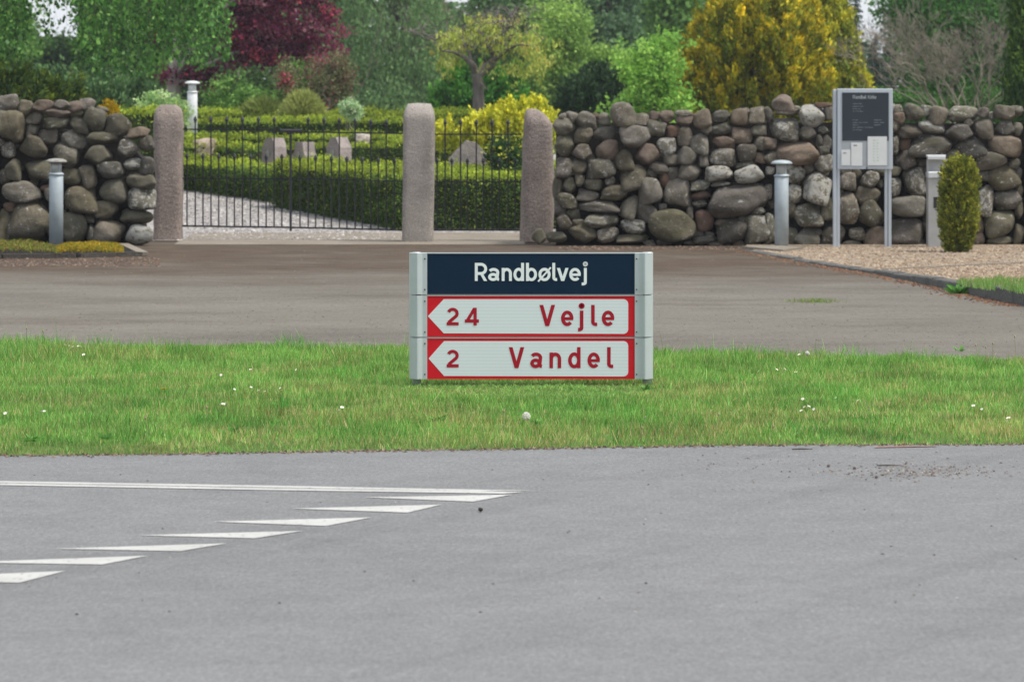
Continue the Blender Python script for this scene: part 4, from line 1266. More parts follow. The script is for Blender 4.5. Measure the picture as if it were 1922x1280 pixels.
def hedge(label, a, b, thick, h, seed, dens=900, pal_top=None, pal_side=None, leaf=.045, group='clipped box hedges in the churchyard', hn=0.05):
    """clipped hedge along a-b (ground points); leaf faces over a solid twiggy core"""
    rs = np.random.default_rng(seed)
    a, b = Vector(a), Vector(b)
    t = (b - a); ln = Vector((t.x, t.y, 0)).length
    o = empty('hedge', a, label, 'hedge', group)
    nrm = Vector((t.y, -t.x, 0)).normalized()
    if nrm.y > 0: nrm = -nrm              # nrm faces the camera side
    i = .05
    A, B = a, b
    vs = []
    for p in (A, B):
        for d in (-i, -thick + i):
            for z in (-.05, h - i):
                vs.append((p.x + nrm.x * d, p.y + nrm.y * d, p.z + z))
    MB().add(vs, [(0, 4, 5, 1), (2, 3, 7, 6), (1, 5, 7, 3), (0, 1, 3, 2), (4, 6, 7, 5)]).build('core', M['hedge_core'], o)
    def spread(n, kind):
        u = rs.random(n)
        if kind == 'front': d, z = np.zeros(n), rs.random(n) * h
        elif kind == 'back': d, z = np.full(n, -thick), rs.random(n) * h
        elif kind == 'top': d, z = -rs.random(n) * thick, np.full(n, h)
        else:
            u = np.where(rs.random(n) < .5, 0., 1.); d, z = -rs.random(n) * thick, rs.random(n) * h
        P = np.stack([a.x + t.x * u + nrm.x * d, a.y + t.y * u + nrm.y * d, a.z + t.z * u + z], 1)
        bump_ = (vnoise(P[:, 0] * 1.0 + P[:, 1], P[:, 2] * 1.0 + P[:, 1] * .3, .22, seed + 3) - .5) * hn * 1.6
        P += np.array([nrm.x, nrm.y, 0]) * (bump_ + rs.normal(size=n) * .025)[:, None] * (0 if kind == 'top' else 1)
        P[:, 2] += (bump_ + rs.normal(size=n) * .025) * (1 if kind == 'top' else .2)
        return P
    nf, ntp = int(ln * h * dens), int(ln * thick * dens * 1.3)
    F, T_, S = spread(nf, 'front'), spread(ntp, 'top'), spread(int(2 * thick * h * dens), 'side')
    P = np.vstack([F, T_, S])
    n = len(P)
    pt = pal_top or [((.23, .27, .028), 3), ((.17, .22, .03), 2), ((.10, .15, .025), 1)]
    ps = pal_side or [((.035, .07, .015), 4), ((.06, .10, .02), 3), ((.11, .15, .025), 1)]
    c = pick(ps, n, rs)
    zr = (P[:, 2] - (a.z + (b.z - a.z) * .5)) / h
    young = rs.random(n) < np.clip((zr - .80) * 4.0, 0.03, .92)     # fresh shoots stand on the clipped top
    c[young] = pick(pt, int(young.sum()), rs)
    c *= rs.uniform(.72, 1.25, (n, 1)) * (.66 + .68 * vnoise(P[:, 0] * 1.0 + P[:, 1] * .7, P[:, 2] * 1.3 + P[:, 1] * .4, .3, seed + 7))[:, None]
    stray = (rs.random(n) < .02) & young
    P[stray, 2] += rs.uniform(.03, .10, int(stray.sum()))
    ax = rs.normal(size=(n, 3)) + np.array([nrm.x, nrm.y, .6]) * .6
    ax[young] += np.array([0, 0, 1.2])
    L = leaf * rs.uniform(.7, 1.5, n)
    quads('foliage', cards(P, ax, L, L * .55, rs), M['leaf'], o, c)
    return o
M['hedge_core'] = soil('hedge_twigs', (0.016, 0.024, 0.008), (0.035, 0.05, 0.016), 6)

# ---- hedges
def gp(px, Y): return Vector(((px - CX) * Y / FPX, Y, ground_z(Y)))
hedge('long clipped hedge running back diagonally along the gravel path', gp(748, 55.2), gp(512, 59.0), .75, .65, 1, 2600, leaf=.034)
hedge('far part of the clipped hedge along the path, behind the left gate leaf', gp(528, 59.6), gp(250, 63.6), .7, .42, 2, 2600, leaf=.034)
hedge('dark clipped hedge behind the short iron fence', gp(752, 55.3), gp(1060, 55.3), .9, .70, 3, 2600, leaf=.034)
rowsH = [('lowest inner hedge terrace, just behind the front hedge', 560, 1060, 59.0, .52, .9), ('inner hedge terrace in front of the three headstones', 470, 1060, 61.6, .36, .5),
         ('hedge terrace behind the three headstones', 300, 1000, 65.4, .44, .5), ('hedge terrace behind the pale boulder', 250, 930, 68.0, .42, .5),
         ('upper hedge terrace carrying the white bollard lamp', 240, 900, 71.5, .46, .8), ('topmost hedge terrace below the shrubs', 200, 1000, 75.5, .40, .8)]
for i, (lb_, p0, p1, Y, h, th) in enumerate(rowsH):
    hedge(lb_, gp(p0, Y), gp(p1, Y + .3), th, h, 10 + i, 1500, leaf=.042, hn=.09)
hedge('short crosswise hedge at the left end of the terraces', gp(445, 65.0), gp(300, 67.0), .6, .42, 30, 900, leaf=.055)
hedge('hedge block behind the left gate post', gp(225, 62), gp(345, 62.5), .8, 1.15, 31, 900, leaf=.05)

def P_(*a): return [((r, g, b), w) for r, g, b, w in a]
GREEN = P_((.06, .13, .026, 3), (.095, .18, .04, 3), (.042, .09, .022, 2), (.13, .22, .055, 1))
HAZY = P_((.085, .145, .055, 3), (.115, .18, .07, 2), (.055, .10, .04, 2))  # distance haze put into the leaf colours
DARK = P_((.030, .060, .022, 3), (.045, .085, .028, 2), (.065, .11, .035, 1))
LIME = P_((.15, .27, .045, 3), (.11, .22, .04, 3), (.21, .33, .07, 1))
BLUE = P_((.022, .045, .038, 3), (.03, .058, .048, 2), (.014, .028, .024, 2))

# ---- birch hanging over the left wall
zb = ground_z(59)
birch = empty('birch_tree', (W(-60, 0, 59).x, 59, zb), 'birch with hanging bright green twigs over the left wall', 'tree')
rs = np.random.default_rng(5)
Pl, Al, Cl = [], [], []
mb = MB()
bx0 = W(-60, 0, 59).x
mb.tube([(bx0, 59, zb), (bx0 + .05, 59, zb + 1.5), (bx0 + .2, 59.1, zb + 3), (bx0 + .3, 59, zb + 5.2)], [.17, .14, .11, .05], 10)
limbs = []
for k in range(26):
    z = zb + rs.uniform(3.1, 4.6)
    ang = rs.uniform(-1.2, 1.2) if k % 4 else rs.uniform(2, 4.3)
    ln = rs.uniform(1.6, 3.7)
    e = Vector((bx0 + .2 + ln * math.cos(ang), 59 + ln * .55 * math.sin(ang), z + rs.uniform(.3, .9)))
    s = Vector((bx0 + .2, 59, z))
    m = s.lerp(e, .5) + Vector((0, 0, .35))
    mb.tube([s, m, e], [.04, .022, .006], 5, False)
    limbs.append((s, m, e))
bot = lambda px: np.interp(px, [-200, 0, 60, 130, 200, 285, 315, 375, 405, 430], [150, 132, 122, 126, 146, 152, 122, 128, 140, 118])
pal_b = P_((.035, .10, .018, 4), (.06, .15, .028, 4), (.018, .052, .012, 3), (.14, .27, .06, 1))
for k in range(620):
    px = rs.uniform(-240, 427)
    Y = rs.uniform(56.6, 61)
    pb = bot(px) - abs(rs.normal()) * 55
    hole = (50 < px < 150)
    if hole and rs.random() < .85: pb = min(pb, rs.uniform(-60, 10))
    pt_ = rs.uniform(-190, -40) if rs.random() < .55 else rs.uniform(-60, max(pb - 45, -50))
    if pb < pt_ + 20: continue
    a, b = W(px, pt_, Y), W(px + rs.uniform(-8, 8), pb, Y + rs.uniform(-.1, .1))
    mb.tube([a, a.lerp(b, .5) + Vector((rs.uniform(-.05, .05), 0, 0)), b], [.0022, .002, .001], 3, False)
    n = int((b - a).length * rs.uniform(20, 55))
    t = rs.random(n)[:, None]
    P = np.array(a) * (1 - t) + np.array(b) * t + rs.normal(size=(n, 3)) * np.array([.06, .06, .03])
    Pl.append(P)
    Al.append(rs.normal(size=(n, 3)) * .55 + np.array([0, 0, -.9]))
    Cl.append(pick(pal_b, n, rs) * rs.uniform(.75, 1.3) * rs.uniform(.85, 1.15, (n, 1)))
mb.build('trunk', M['bark'], birch, True)
P = np.vstack(Pl); n = len(P); L = .070 * rs.uniform(.6, 1.3, n)
quads('crown', cards(P, np.vstack(Al), L, L * .72, rs), M['leaf_gloss'], birch, np.vstack(Cl))

# ---- shrubs and trees behind the left wall
thuja('spreading_juniper', 'dark spreading juniper behind the left wall under the birch', 60, 58.5, [E(20, 205, 90, 62, 58.5), E(95, 200, 55, 58, 58.5), E(-80, 200, 80, 60, 58.5)], 1500,
      P_((.17, .22, .03, 2), (.09, .14, .03, 2)), P_((.02, .045, .014, 3), (.035, .065, .02, 1)), 40, blade=.09, lean=1.2, cat='shrub')
thuja('weeping_cypress', 'soft grey-green cypress hedge behind the left wall', 230, 74, [E(190, 225, 80, 88, 74), E(262, 235, 50, 78, 74), E(110, 225, 70, 80, 75)], 2300,
      P_((.10, .17, .06, 1), (.075, .135, .05, 1)), P_((.045, .09, .035, 1), (.03, .065, .025, 1)), 41, blade=.10, lean=.2, cat='shrub')
tree('variegated_shrub', 'pale green variegated shrub behind the left gate post', 'shrub', 308, 66, [E(305, 205, 42, 32, 66), E(330, 215, 30, 25, 66), E(278, 212, 22, 22, 66)], 260, 22, .10, .05, .03,
     P_((.21, .30, .12, 3), (.15, .24, .09, 2), (.30, .37, .19, 1)), 42, r0=.03, nl=14)
tree('yellow_flower_clump', 'small clump of bright yellow flowers above the left wall', 'flowers', 205, 60, [E(205, 204, 14, 12, 60), E(214, 208, 8, 8, 60)], 60, 24, .05, .035, .028,
     P_((.75, .52, .01, 3), (.62, .42, .01, 1)), 43, r0=.01, nl=8, mat='petal')
# purple copper-leaved tree
PUR = P_((.10, .022, .045, 4), (.15, .030, .062, 3), (.05, .013, .026, 3), (.24, .035, .055, 1), (.18, .08, .10, 1))
tree('copper_beech', 'purple-leaved tree with a pale trunk behind the white bollard lamp', 'tree', 316, 82,
     [E(520, 40, 115, 60, 82), E(590, 95, 55, 32, 82), E(500, 105, 75, 40, 82), E(440, 40, 70, 70, 82), E(350, 145, 55, 24, 82), E(390, 150, 36, 22, 82), E(470, -60, 200, 80, 82, 2.2), E(330, -10, 80, 100, 82.5), E(440, 160, 25, 40, 82)],
     560, 46, .20, .085, .06, PUR, 44, r0=.17, nl=40, bark='bark_pale', top=(W(360, -100, 82).x, 82, W(0, -100, 82).z))
# mixed shrubs below the purple tree
tree('dark_shrub', 'dark green shrub under the purple tree', 'shrub', 470, 80, [E(460, 190, 60, 60, 80), E(530, 195, 50, 70, 80)], 300, 30, .2, .07, .045, DARK, 45, r0=.04)
tree('green_shrub', 'mid-green shrub beside the purple tree with gaps of light', 'shrub', 440, 78, [E(430, 190, 45, 45, 78), E(490, 200, 50, 30, 78), E(555, 160, 22, 55, 79)], 260, 26, .16, .06, .04, GREEN, 46, r0=.04)
tree('red_shrub', 'reddish-leaved shrub left of the big grey-green tree', 'shrub', 615, 79, [E(610, 165, 45, 60, 79), E(540, 155, 18, 28, 78), E(640, 140, 25, 40, 79)], 300, 24, .14, .055, .035,
     P_((.10, .06, .05, 2), (.08, .09, .04, 4), (.19, .06, .07, 1), (.12, .13, .06, 3)), 47, r0=.04)
tree('pink_azalea', 'small shrub dotted with pink flowers above the hedge terraces', 'shrub', 612, 76, [E(603, 214, 20, 10, 76), E(535, 152, 10, 14, 76)], 40, 20, .07, .045, .035, P_((.40, .07, .10, 2), (.12, .10, .04, 2)), 48, r0=.02, nl=6, mat='petal')
def grass_mound(name, label, px, Y, w, top, n, L, pal, seed):
    rs = np.random.default_rng(seed)
    z0 = ground_z(Y)
    c = W(px, top, Y)
    o = empty(name, (c.x, Y, z0), label, 'shrub')
    r = w / 2 * Y / FPX
    th = rs.uniform(0, 2 * math.pi, n); q = rs.random(n) ** .5
    hgt = c.z - z0
    t = rs.random(n)
    z = z0 + hgt * np.sqrt(np.maximum(1 - q ** 2, 0)) * (.55 + .45 * t)
    P = np.stack([c.x + r * q * np.cos(th), Y + r * q * np.sin(th), z], 1)
    ax = np.stack([np.cos(th) * q, np.sin(th) * q, 1.2 - 1.1 * q], 1) + rs.normal(size=(n, 3)) * .25
    LL = L * rs.uniform(.6, 1.3, n)
    quads('foliage', cards(P, ax, LL, LL * .10, rs), M['leaf'], o, pick(pal, n, rs) * rs.uniform(.75, 1.25, (n, 1)))
    return o
grass_mound('ornamental_grass', 'yellow-green arching tuft of grass above the upper hedge', 568, 75, 88, 176, 5200, .28, P_((.21, .23, .07, 3), (.15, .18, .05, 3), (.28, .29, .10, 1)), 49)
grass_mound('ornamental_grass', 'olive arching tuft of grass left of the yellow-green one', 495, 76, 110, 186, 4200, .24, P_((.14, .17, .04, 3), (.10, .13, .035, 3)), 50)
# little standard tree
st_ = tree('standard_willow', 'tiny standard tree with a pale ball crown on a leaning stem', 'tree', 652, 70, [E(657, 205, 17, 17, 70), E(666, 212, 10, 12, 70)], 150, 16, .06, .045, .022,
           P_((.24, .33, .17, 3), (.17, .26, .13, 2), (.34, .40, .26, 1)), 51, r0=.016, bark='bark_pale', top=W(657, 212, 70), nl=8)
# ---- centre
tree('grey_green_tree', 'tall hazy grey-green tree behind the middle of the churchyard', 'tree', 735, 104, [E(735, 60, 110, 175, 104), E(690, 160, 62, 75, 103), E(790, 160, 62, 70, 103), E(735, -120, 120, 90, 104), E(735, 210, 100, 40, 102)],
     900, 30, .34, .10, .05, HAZY, 52, r0=.2, mode='down', vary=.12)
# gnarled tree drawn branch by branch
YG = 72.0
gn = empty('gnarled_tree', (W(893, 0, YG).x, YG, ground_z(YG)), 'gnarled tree with crooked dark branches and sparse yellow-green leaves', 'tree')
mb = MB()
limb_pts = []
def limb(pts, r, dy=0.0):
    m = len(pts)
    limb_pts.extend([W(p[0], p[1], YG + dy * i / max(1, m - 1)) for i, p in enumerate(pts)][2:])
    mb.tube([W(p[0], p[1], YG + dy * i / max(1, m - 1)) for i, p in enumerate(pts)], r, 8, False)
b_ = W(893, 0, YG)
mb.tube([(W(896, 0, YG).x, YG, ground_z(YG) - .05), W(899, 222, YG), W(898, 180, YG), W(896, 150, YG), W(893, 136, YG)], [.13, .115, .10, .092, .085], 12)
limb([(894, 140), (886, 122), (872, 108), (850, 98), (830, 97)], [.075, .06, .04, .025, .01], -.4)
limb([(897, 142), (910, 130), (922, 122), (930, 108), (918, 92), (912, 80), (916, 62)], [.085, .09, .085, .055, .04, .03, .012], .3)
limb([(928, 112), (938, 106), (955, 92), (975, 84), (1000, 88)], [.05, .04, .03, .02, .008], -.3)
limb([(925, 85), (935, 68), (942, 50)], [.03, .02, .008], .2)
limb([(950, 95), (946, 78), (950, 60)], [.02, .014, .006], .2)
limb([(886, 122), (880, 100), (868, 80), (862, 62)], [.035, .028, .02, .008], .3)
limb([(896, 150), (905, 160), (915, 170)], [.03, .018, .006], -.2)
limb([(850, 98), (838, 86), (826, 82)], [.02, .012, .005], .1)
limb([(975, 84), (985, 72), (992, 60)], [.018, .011, .005], .2)
rr = random.Random(2)
tips = []
nodes_ = list(limb_pts)
for k in range(420):
    a = rr.choice(nodes_)
    e = a + Vector((rr.gauss(0, .16), rr.gauss(0, .22), rr.uniform(-.10, .24)))
    if not (2.0 < e.z < 3.45): continue
    mb.tube([a, a.lerp(e, .5) + Vector((rr.gauss(0, .02), rr.gauss(0, .02), .02)), e], [.011, .007, .003], 4, False)
    nodes_.append(e); nodes_.append(e)
mb.build('trunk', M['bark_mid'], gn, True)
crown_mesh(gn, [E(850, 90, 40, 36, YG, .9), E(925, 60, 62, 38, YG, .9), E(985, 85, 62, 45, YG, .9), E(1010, 125, 35, 38, YG, .6), E(890, 60, 55, 35, YG, .8), E(840, 125, 28, 30, YG, .5), E(960, 130, 50, 25, YG, .6)],
           230, 14, .12, .075, .030, P_((.24, .27, .05, 4), (.17, .22, .045, 3), (.30, .24, .06, 1), (.33, .34, .10, 1)), 53, surf=.6, mode='down', outline=.2)
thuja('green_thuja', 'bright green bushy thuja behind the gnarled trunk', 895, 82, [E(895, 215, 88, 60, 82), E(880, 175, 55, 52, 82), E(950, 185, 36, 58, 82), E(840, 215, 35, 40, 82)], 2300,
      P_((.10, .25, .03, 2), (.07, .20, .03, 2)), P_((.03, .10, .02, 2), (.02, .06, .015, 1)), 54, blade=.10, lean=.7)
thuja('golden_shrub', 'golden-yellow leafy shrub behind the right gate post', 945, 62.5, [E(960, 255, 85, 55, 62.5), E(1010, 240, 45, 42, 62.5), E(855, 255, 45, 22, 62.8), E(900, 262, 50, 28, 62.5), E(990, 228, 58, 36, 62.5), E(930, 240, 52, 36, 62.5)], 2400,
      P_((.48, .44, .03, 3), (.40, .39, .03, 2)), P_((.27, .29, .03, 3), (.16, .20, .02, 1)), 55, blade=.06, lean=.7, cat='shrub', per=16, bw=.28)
tree('dark_ilex', 'dark leafy bush under the golden shrub by the short fence', 'shrub', 945, 58.2, [E(945, 300, 32, 40, 58.2), E(965, 320, 18, 22, 58.2)], 160, 24, .08, .05, .035, P_((.02, .045, .015, 3), (.04, .08, .02, 1), (.25, .27, .03, .5)), 56, r0=.02, nl=10)
# ---- right of centre
tree('lime_tree', 'light green tree left of the dark juniper dome', 'tree', 1060, 92, [E(1040, 60, 70, 55, 92), E(1090, 125, 75, 38, 92), E(1010, 150, 50, 55, 92), E(1130, 115, 40, 25, 92)], 380, 30, .2, .085, .05, P_((.16, .25, .055, 3), (.12, .20, .05, 3), (.22, .30, .08, 1)), 57, r0=.1)
thuja('dome_juniper', 'dark green dome-shaped juniper behind the wall', 1123, 76, [E(1123, 205, 66, 66, 76), E(1090, 215, 40, 50, 76), E(1160, 215, 35, 50, 76)], 1700, P_((.04, .075, .03, 1), (.03, .06, .025, 1)), P_((.016, .035, .016, 1), (.024, .048, .02, 1)), 58, blade=.11, lean=.5, cat='shrub')
tree('lime_shrub', 'fresh lime-green leafy shrub beside the golden conifer', 'shrub', 1225, 70, [E(1195, 130, 32, 28, 70), E(1240, 105, 32, 36, 70), E(1235, 165, 40, 40, 70), E(1200, 195, 38, 35, 70), E(1262, 195, 25, 30, 70)], 330, 18, .12, .075, .045, LIME, 59, r0=.03, nl=26, outline=.45)
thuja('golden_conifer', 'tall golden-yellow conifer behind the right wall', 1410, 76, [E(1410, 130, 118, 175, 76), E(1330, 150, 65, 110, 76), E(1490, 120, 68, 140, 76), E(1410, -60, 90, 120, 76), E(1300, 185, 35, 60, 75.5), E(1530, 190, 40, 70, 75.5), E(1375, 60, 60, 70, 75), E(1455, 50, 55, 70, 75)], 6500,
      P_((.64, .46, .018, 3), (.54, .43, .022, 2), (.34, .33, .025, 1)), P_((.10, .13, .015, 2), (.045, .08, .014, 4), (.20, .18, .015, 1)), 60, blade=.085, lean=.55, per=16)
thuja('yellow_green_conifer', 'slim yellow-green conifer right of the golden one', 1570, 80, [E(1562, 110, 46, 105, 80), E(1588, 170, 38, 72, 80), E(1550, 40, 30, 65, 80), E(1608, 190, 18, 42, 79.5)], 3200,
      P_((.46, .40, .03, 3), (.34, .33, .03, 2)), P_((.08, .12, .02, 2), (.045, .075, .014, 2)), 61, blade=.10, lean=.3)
# bare shrub
YN = 71.0
bs_ = empty('bare_shrub', (W(1795, 0, YN).x, YN, ground_z(YN)), 'leafless grey twiggy shrub behind the wall right of the notice board', 'shrub')
mb = MB()
rr = random.Random(9)
def grow(p, d, ln, r, lev):
    e = p + d * ln
    m = p.lerp(e, .5) + Vector((rr.gauss(0, 1), rr.gauss(0, 1), rr.gauss(0, .5))) * ln * .07
    mb.tube([p, m, e], [r, r * .85, r * .6], 4 if lev < 3 else 3, False)
    if lev >= 6 or ln < .07: return
    for _ in range(2 if rr.random() < .45 else 3):
        v = Vector((rr.gauss(0, 1), rr.gauss(0, .8), rr.gauss(.1, .7))).normalized()
        nd = (d * 1.15 + v * .75 + Vector((0, 0, .12))).normalized()
        grow(p.lerp(e, rr.uniform(.55, 1.0)), nd, ln * rr.uniform(.62, .85), max(r * .62, .0035), lev + 1)
for k in range(9):
    t = (k + .5) / 9
    ang = R(50 + 80 * t)
    d = Vector((math.cos(ang), rr.uniform(-.35, .35), math.sin(ang))).normalized()
    grow(Vector((W(1795, 0, YN).x + rr.uniform(-.12, .12), YN, ground_z(YN))), d, rr.uniform(.74, 1.0), .024, 0)
mb.build('branches', M['twig'], bs_, True)
thuja('column_conifer', 'green column conifer at the right picture edge', 1925, 66, [E(1922, 130, 28, 110, 66), E(1925, 30, 20, 80, 66), E(1918, 185, 28, 60, 66)], 1400, P_((.13, .20, .03, 1), (.08, .14, .025, 1)), P_((.03, .06, .016, 1), (.02, .045, .014, 1)), 62, blade=.09, lean=.3)
tree('low_shrub', 'low green shrub behind the wall under the bare shrub', 'shrub', 1715, 76, [E(1715, 205, 55, 32, 76), E(1650, 200, 30, 30, 76)], 200, 24, .14, .06, .04, P_((.05, .12, .025, 3), (.035, .08, .02, 2)), 63, r0=.03)
tree('low_shrub', 'low green shrub behind the wall near the right picture edge', 'shrub', 1850, 77, [E(1850, 200, 60, 40, 77), E(1790, 215, 40, 25, 77)], 200, 24, .14, .06, .04, P_((.05, .11, .025, 3), (.035, .075, .02, 2)), 64, r0=.03)
tree('ash_tree', 'broad-leaved green tree at the upper right above the bare shrub', 'tree', 1790, 98, [E(1760, 30, 100, 75, 98), E(1860, 70, 80, 80, 98), E(1740, 120, 45, 60, 98), E(1840, 150, 90, 70, 98), E(1690, 15, 45, 50, 98), E(1950, 60, 90, 130, 98), E(1800, -90, 160, 80, 98)],
     820, 34, .26, .10, .065, P_((.055, .14, .03, 3), (.04, .10, .022, 3), (.09, .19, .045, 1)), 65, r0=.18, nl=34)
# ---- far spruces under the gap of sky
def spruce(px, Y, top, label, seed, w=70):
    rs = np.random.default_rng(seed)
    z0 = ground_z(Y)
    a = W(px, top, Y)
    o = empty('spruce', (a.x, Y, z0), label, 'tree', 'dark spruces at the far end')
    h = a.z - z0
    mb = MB(); mb.tube([(a.x, Y, z0), (a.x, Y, z0 + h * .6), (a.x, Y, a.z)], [.14, .07, .008], 7); mb.build('trunk', M['bark'], o, True)
    Pq, Aq = [], []
    z = z0 + .2
    while z < a.z - .05:
        t = (z - z0) / h
        r = (1 - t) ** .9 * w / 2 * Y / FPX + .03
        for k in range(9):
            th = rs.uniform(0, 2 * math.pi)
            m = max(5, int(r * 44))
            u = rs.random(m)
            d = np.array([math.cos(th), math.sin(th), -.18])
            P = np.array([a.x, Y, z]) + d * (u * r)[:, None] + rs.normal(size=(m, 3)) * .035
            Pq.append(P); Aq.append(d + rs.normal(size=(m, 3)) * .5)
        z += .13 + .10 * (1 - t)
    P = np.vstack(Pq); n = len(P); L = .14 * rs.uniform(.6, 1.3, n)
    quads('crown', cards(P, np.vstack(Aq), L, L * .3, rs), M['needle'], o, pick(BLUE, n, rs) * rs.uniform(.8, 1.2, (n, 1)))
spruce(1606, 125, -15, 'slender far spruce with its thin top against the sky gap', 70, 95)
spruce(1643, 128, 62, 'lower far spruce right of the slender one', 71, 120)
spruce(1578, 122, 40, 'far spruce half hidden behind the yellow-green conifer', 72, 100)
spruce(1672, 130, 50, 'far spruce beside the broad-leaved tree at the upper right', 73, 110)
# ---- background trees closing the churchyard
bgt = [(-60, 118, [E(-60, 60, 130, 190, 118)], GREEN, 'background tree at the far left behind the birch'),
       (105, 122, [E(105, 160, 80, 85, 122)], DARK, 'low dark background tree under the sky gap at the left'),
       (225, 120, [E(235, 90, 95, 150, 120), E(200, -60, 60, 90, 120)], GREEN, 'green background tree behind the birch foliage'),
       (300, 128, [E(290, 60, 150, 170, 128)], GREEN, 'wide green background tree between birch and purple tree'),
       (370, 124, [E(370, 80, 110, 170, 124)], DARK, 'dark background tree behind the purple tree'),
       (540, 126, [E(520, 90, 110, 160, 126), E(560, -80, 120, 90, 126)], P_((.10, .17, .05, 2), (.07, .13, .04, 2)), 'mid-green background tree above the hedge terraces'),
       (640, 118, [E(632, 110, 55, 140, 118), E(625, -40, 60, 80, 118)], HAZY, 'grey-green background tree between purple and grey-green crowns'),
       (835, 128, [E(835, 165, 60, 85, 128), E(800, 60, 30, 100, 128)], P_((.15, .14, .09, 2), (.10, .13, .07, 3), (.24, .15, .14, 1)), 'pinkish budding background tree left of the gnarled tree'),
       (935, 126, [E(935, 60, 60, 160, 126), E(925, -60, 50, 70, 126), E(960, 160, 90, 80, 126)], HAZY, 'hazy background tree behind the gnarled tree'),
       (1030, 120, [E(1020, 30, 90, 180, 120)], P_((.12, .19, .08, 3), (.09, .15, .06, 3)), 'soft green background tree right of the gnarled tree'),
       (1140, 116, [E(1120, 50, 80, 140, 116), E(1160, 130, 60, 90, 116), E(1110, -80, 110, 80, 116)], P_((.07, .125, .06, 3), (.10, .165, .08, 2), (.05, .09, .045, 2)), 'silvery green background tree above the juniper dome'),
       (1230, 122, [E(1225, 70, 60, 150, 122), E(1230, -80, 80, 80, 122)], P_((.045, .085, .04, 3), (.065, .115, .05, 2)), 'dark background tree behind the lime-green shrub'),
       (1290, 112, [E(1275, 20, 45, 120, 112), E(1290, 150, 60, 90, 112)], P_((.10, .18, .045, 3), (.07, .13, .035, 2)), 'leafy background tree left of the golden conifer'),
       (1450, 124, [E(1450, 60, 130, 180, 124)], DARK, 'dark background tree behind the golden conifer'),
       (1560, 132, [E(1545, 40, 32, 160, 132)], DARK, 'dark background tree left of the sky gap'),
       (1780, 126, [E(1780, 110, 100, 130, 126), E(1760, -40, 80, 60, 126)], GREEN, 'green background tree behind the bare shrub'),
       (1960, 122, [E(1950, 60, 110, 190, 122)], DARK, 'dark background tree at the far right')]
for i, (px, Y, el, pal, lb_) in enumerate(bgt):
    # carry each crown down to the ground as a skirt of lower branches
    tree('background_tree', lb_, 'tree', px, Y, el + [E(px, 215, (el[0][3] / Y * FPX) * .95, 45, Y)], 560, 32, .36, .15, .095, pal, 80 + i, r0=.18, nl=14, group='trees closing the churchyard behind', vary=.18)

# small conifer in the gravel before the bin
YC = 48.6
thuja('dwarf_conifer', 'small clipped yellow-green conifer standing in the gravel before the litter bin', 1799, YC,
      [E(1800, 345, 37, 45, YC), E(1800, 400, 38, 60, YC), E(1796, 445, 30, 34, YC), E(1802, 318, 26, 24, YC)], 3400,
      P_((.28, .27, .028, 3), (.20, .21, .028, 2)), P_((.035, .06, .012, 2), (.065, .085, .016, 2)), 66, blade=.028, lean=1.2, r0=.03, per=14, lump=3)

# far wood closing the gaps between the crowns, open where the sky shows in the photograph
rs = np.random.default_rng(99)
n = 26000
px = rs.uniform(-500, 2500, n)
Y = rs.uniform(140, 165, n)
top = np.interp(px, [-500, 20, 50, 150, 190, 700, 800, 830, 880, 905, 1500, 1560, 1590, 1668, 1700, 2500], [-150, -140, 70, 78, -120, -150, -120, 25, 30, -140, -150, -120, 95, 95, -120, -150])
top = top + (vnoise(px, px * 0, 22, 4) - .5) * 50
py = 235 - (235 - top) * rs.random(n) ** .85
P = np.stack([(px - CX) * Y / FPX, Y, EYE - (py - HOR) * Y / FPX], 1)
L = rs.uniform(.25, .5, n)
wc = pick(P_((.055, .10, .04, 3), (.075, .13, .05, 2), (.04, .075, .032, 2)), n, rs) * (.75 + .5 * vnoise(px, py, 28, 5))[:, None]  # pale green with the haze of distance painted into the leaves
tag(quads('far_wood', cards(P, rs.normal(size=(n, 3)), L, L * .7, rs), M['leaf'], None, wc), 'far green wood showing between the churchyard trees', 'wood', kind='stuff')

# ================================================================== GRASS AND SMALL PLANTS
rs = np.random.default_rng(21)
n = 300000
x = rs.uniform(-5.2, 5.2, n)
ya, yb = edge_front(x), edge_back(x)
u = rs.random(n)
y = ya - .03 + (yb - ya + .08) * u
keep = vnoise(x, y, .09, 1) * .7 + rs.random(n) * .6 > .22
edge = np.minimum((y - ya), (yb - y))
keep &= (edge > 0.10 * vnoise(x, y, .25, 2) + rs.random(n) * .06 - .10)
x, y, u, ya, yb, edge = x[keep], y[keep], u[keep], ya[keep], yb[keep], edge[keep]
n = len(x)
xr, yr = x * .8 + y * .6, -x * .6 + y * .8
hn1 = vnoise(xr, yr, .6, 3); hn2 = vnoise(xr, yr, .13, 4)
dry = np.clip(vnoise(xr, yr, .45, 5) * 1.2 - .34 + .28 * np.clip((x + .5) / 4, -1, 1) * (1 - u) - .25 * u, 0, 1)
h = (.014 + .042 * hn1 * hn2 + .014 * rs.random(n)) * (1 + .45 * (u > .8) * hn2) * np.clip(.5 + (y - ya) * 1.1, .4, 1.15)
tuft = vnoise(xr, yr, .16, 8) > .84
h[tuft] *= 1.55
long_ = rs.random(n) < .02
h[long_] *= rs.uniform(1.4, 2.3, long_.sum())
z = -.008 + .018 * np.clip(edge / .5, 0, 1)
th = rs.uniform(0, 2 * np.pi, n)
lean = rs.uniform(.05, .75, n) * h
wd = rs.uniform(.0012, .0028, n)
wx = rs.uniform(0, np.pi, n)
dx, dy = np.cos(wx) * wd, np.sin(wx) * wd * .4
tx, ty = x + np.cos(th) * lean, y + np.sin(th) * lean
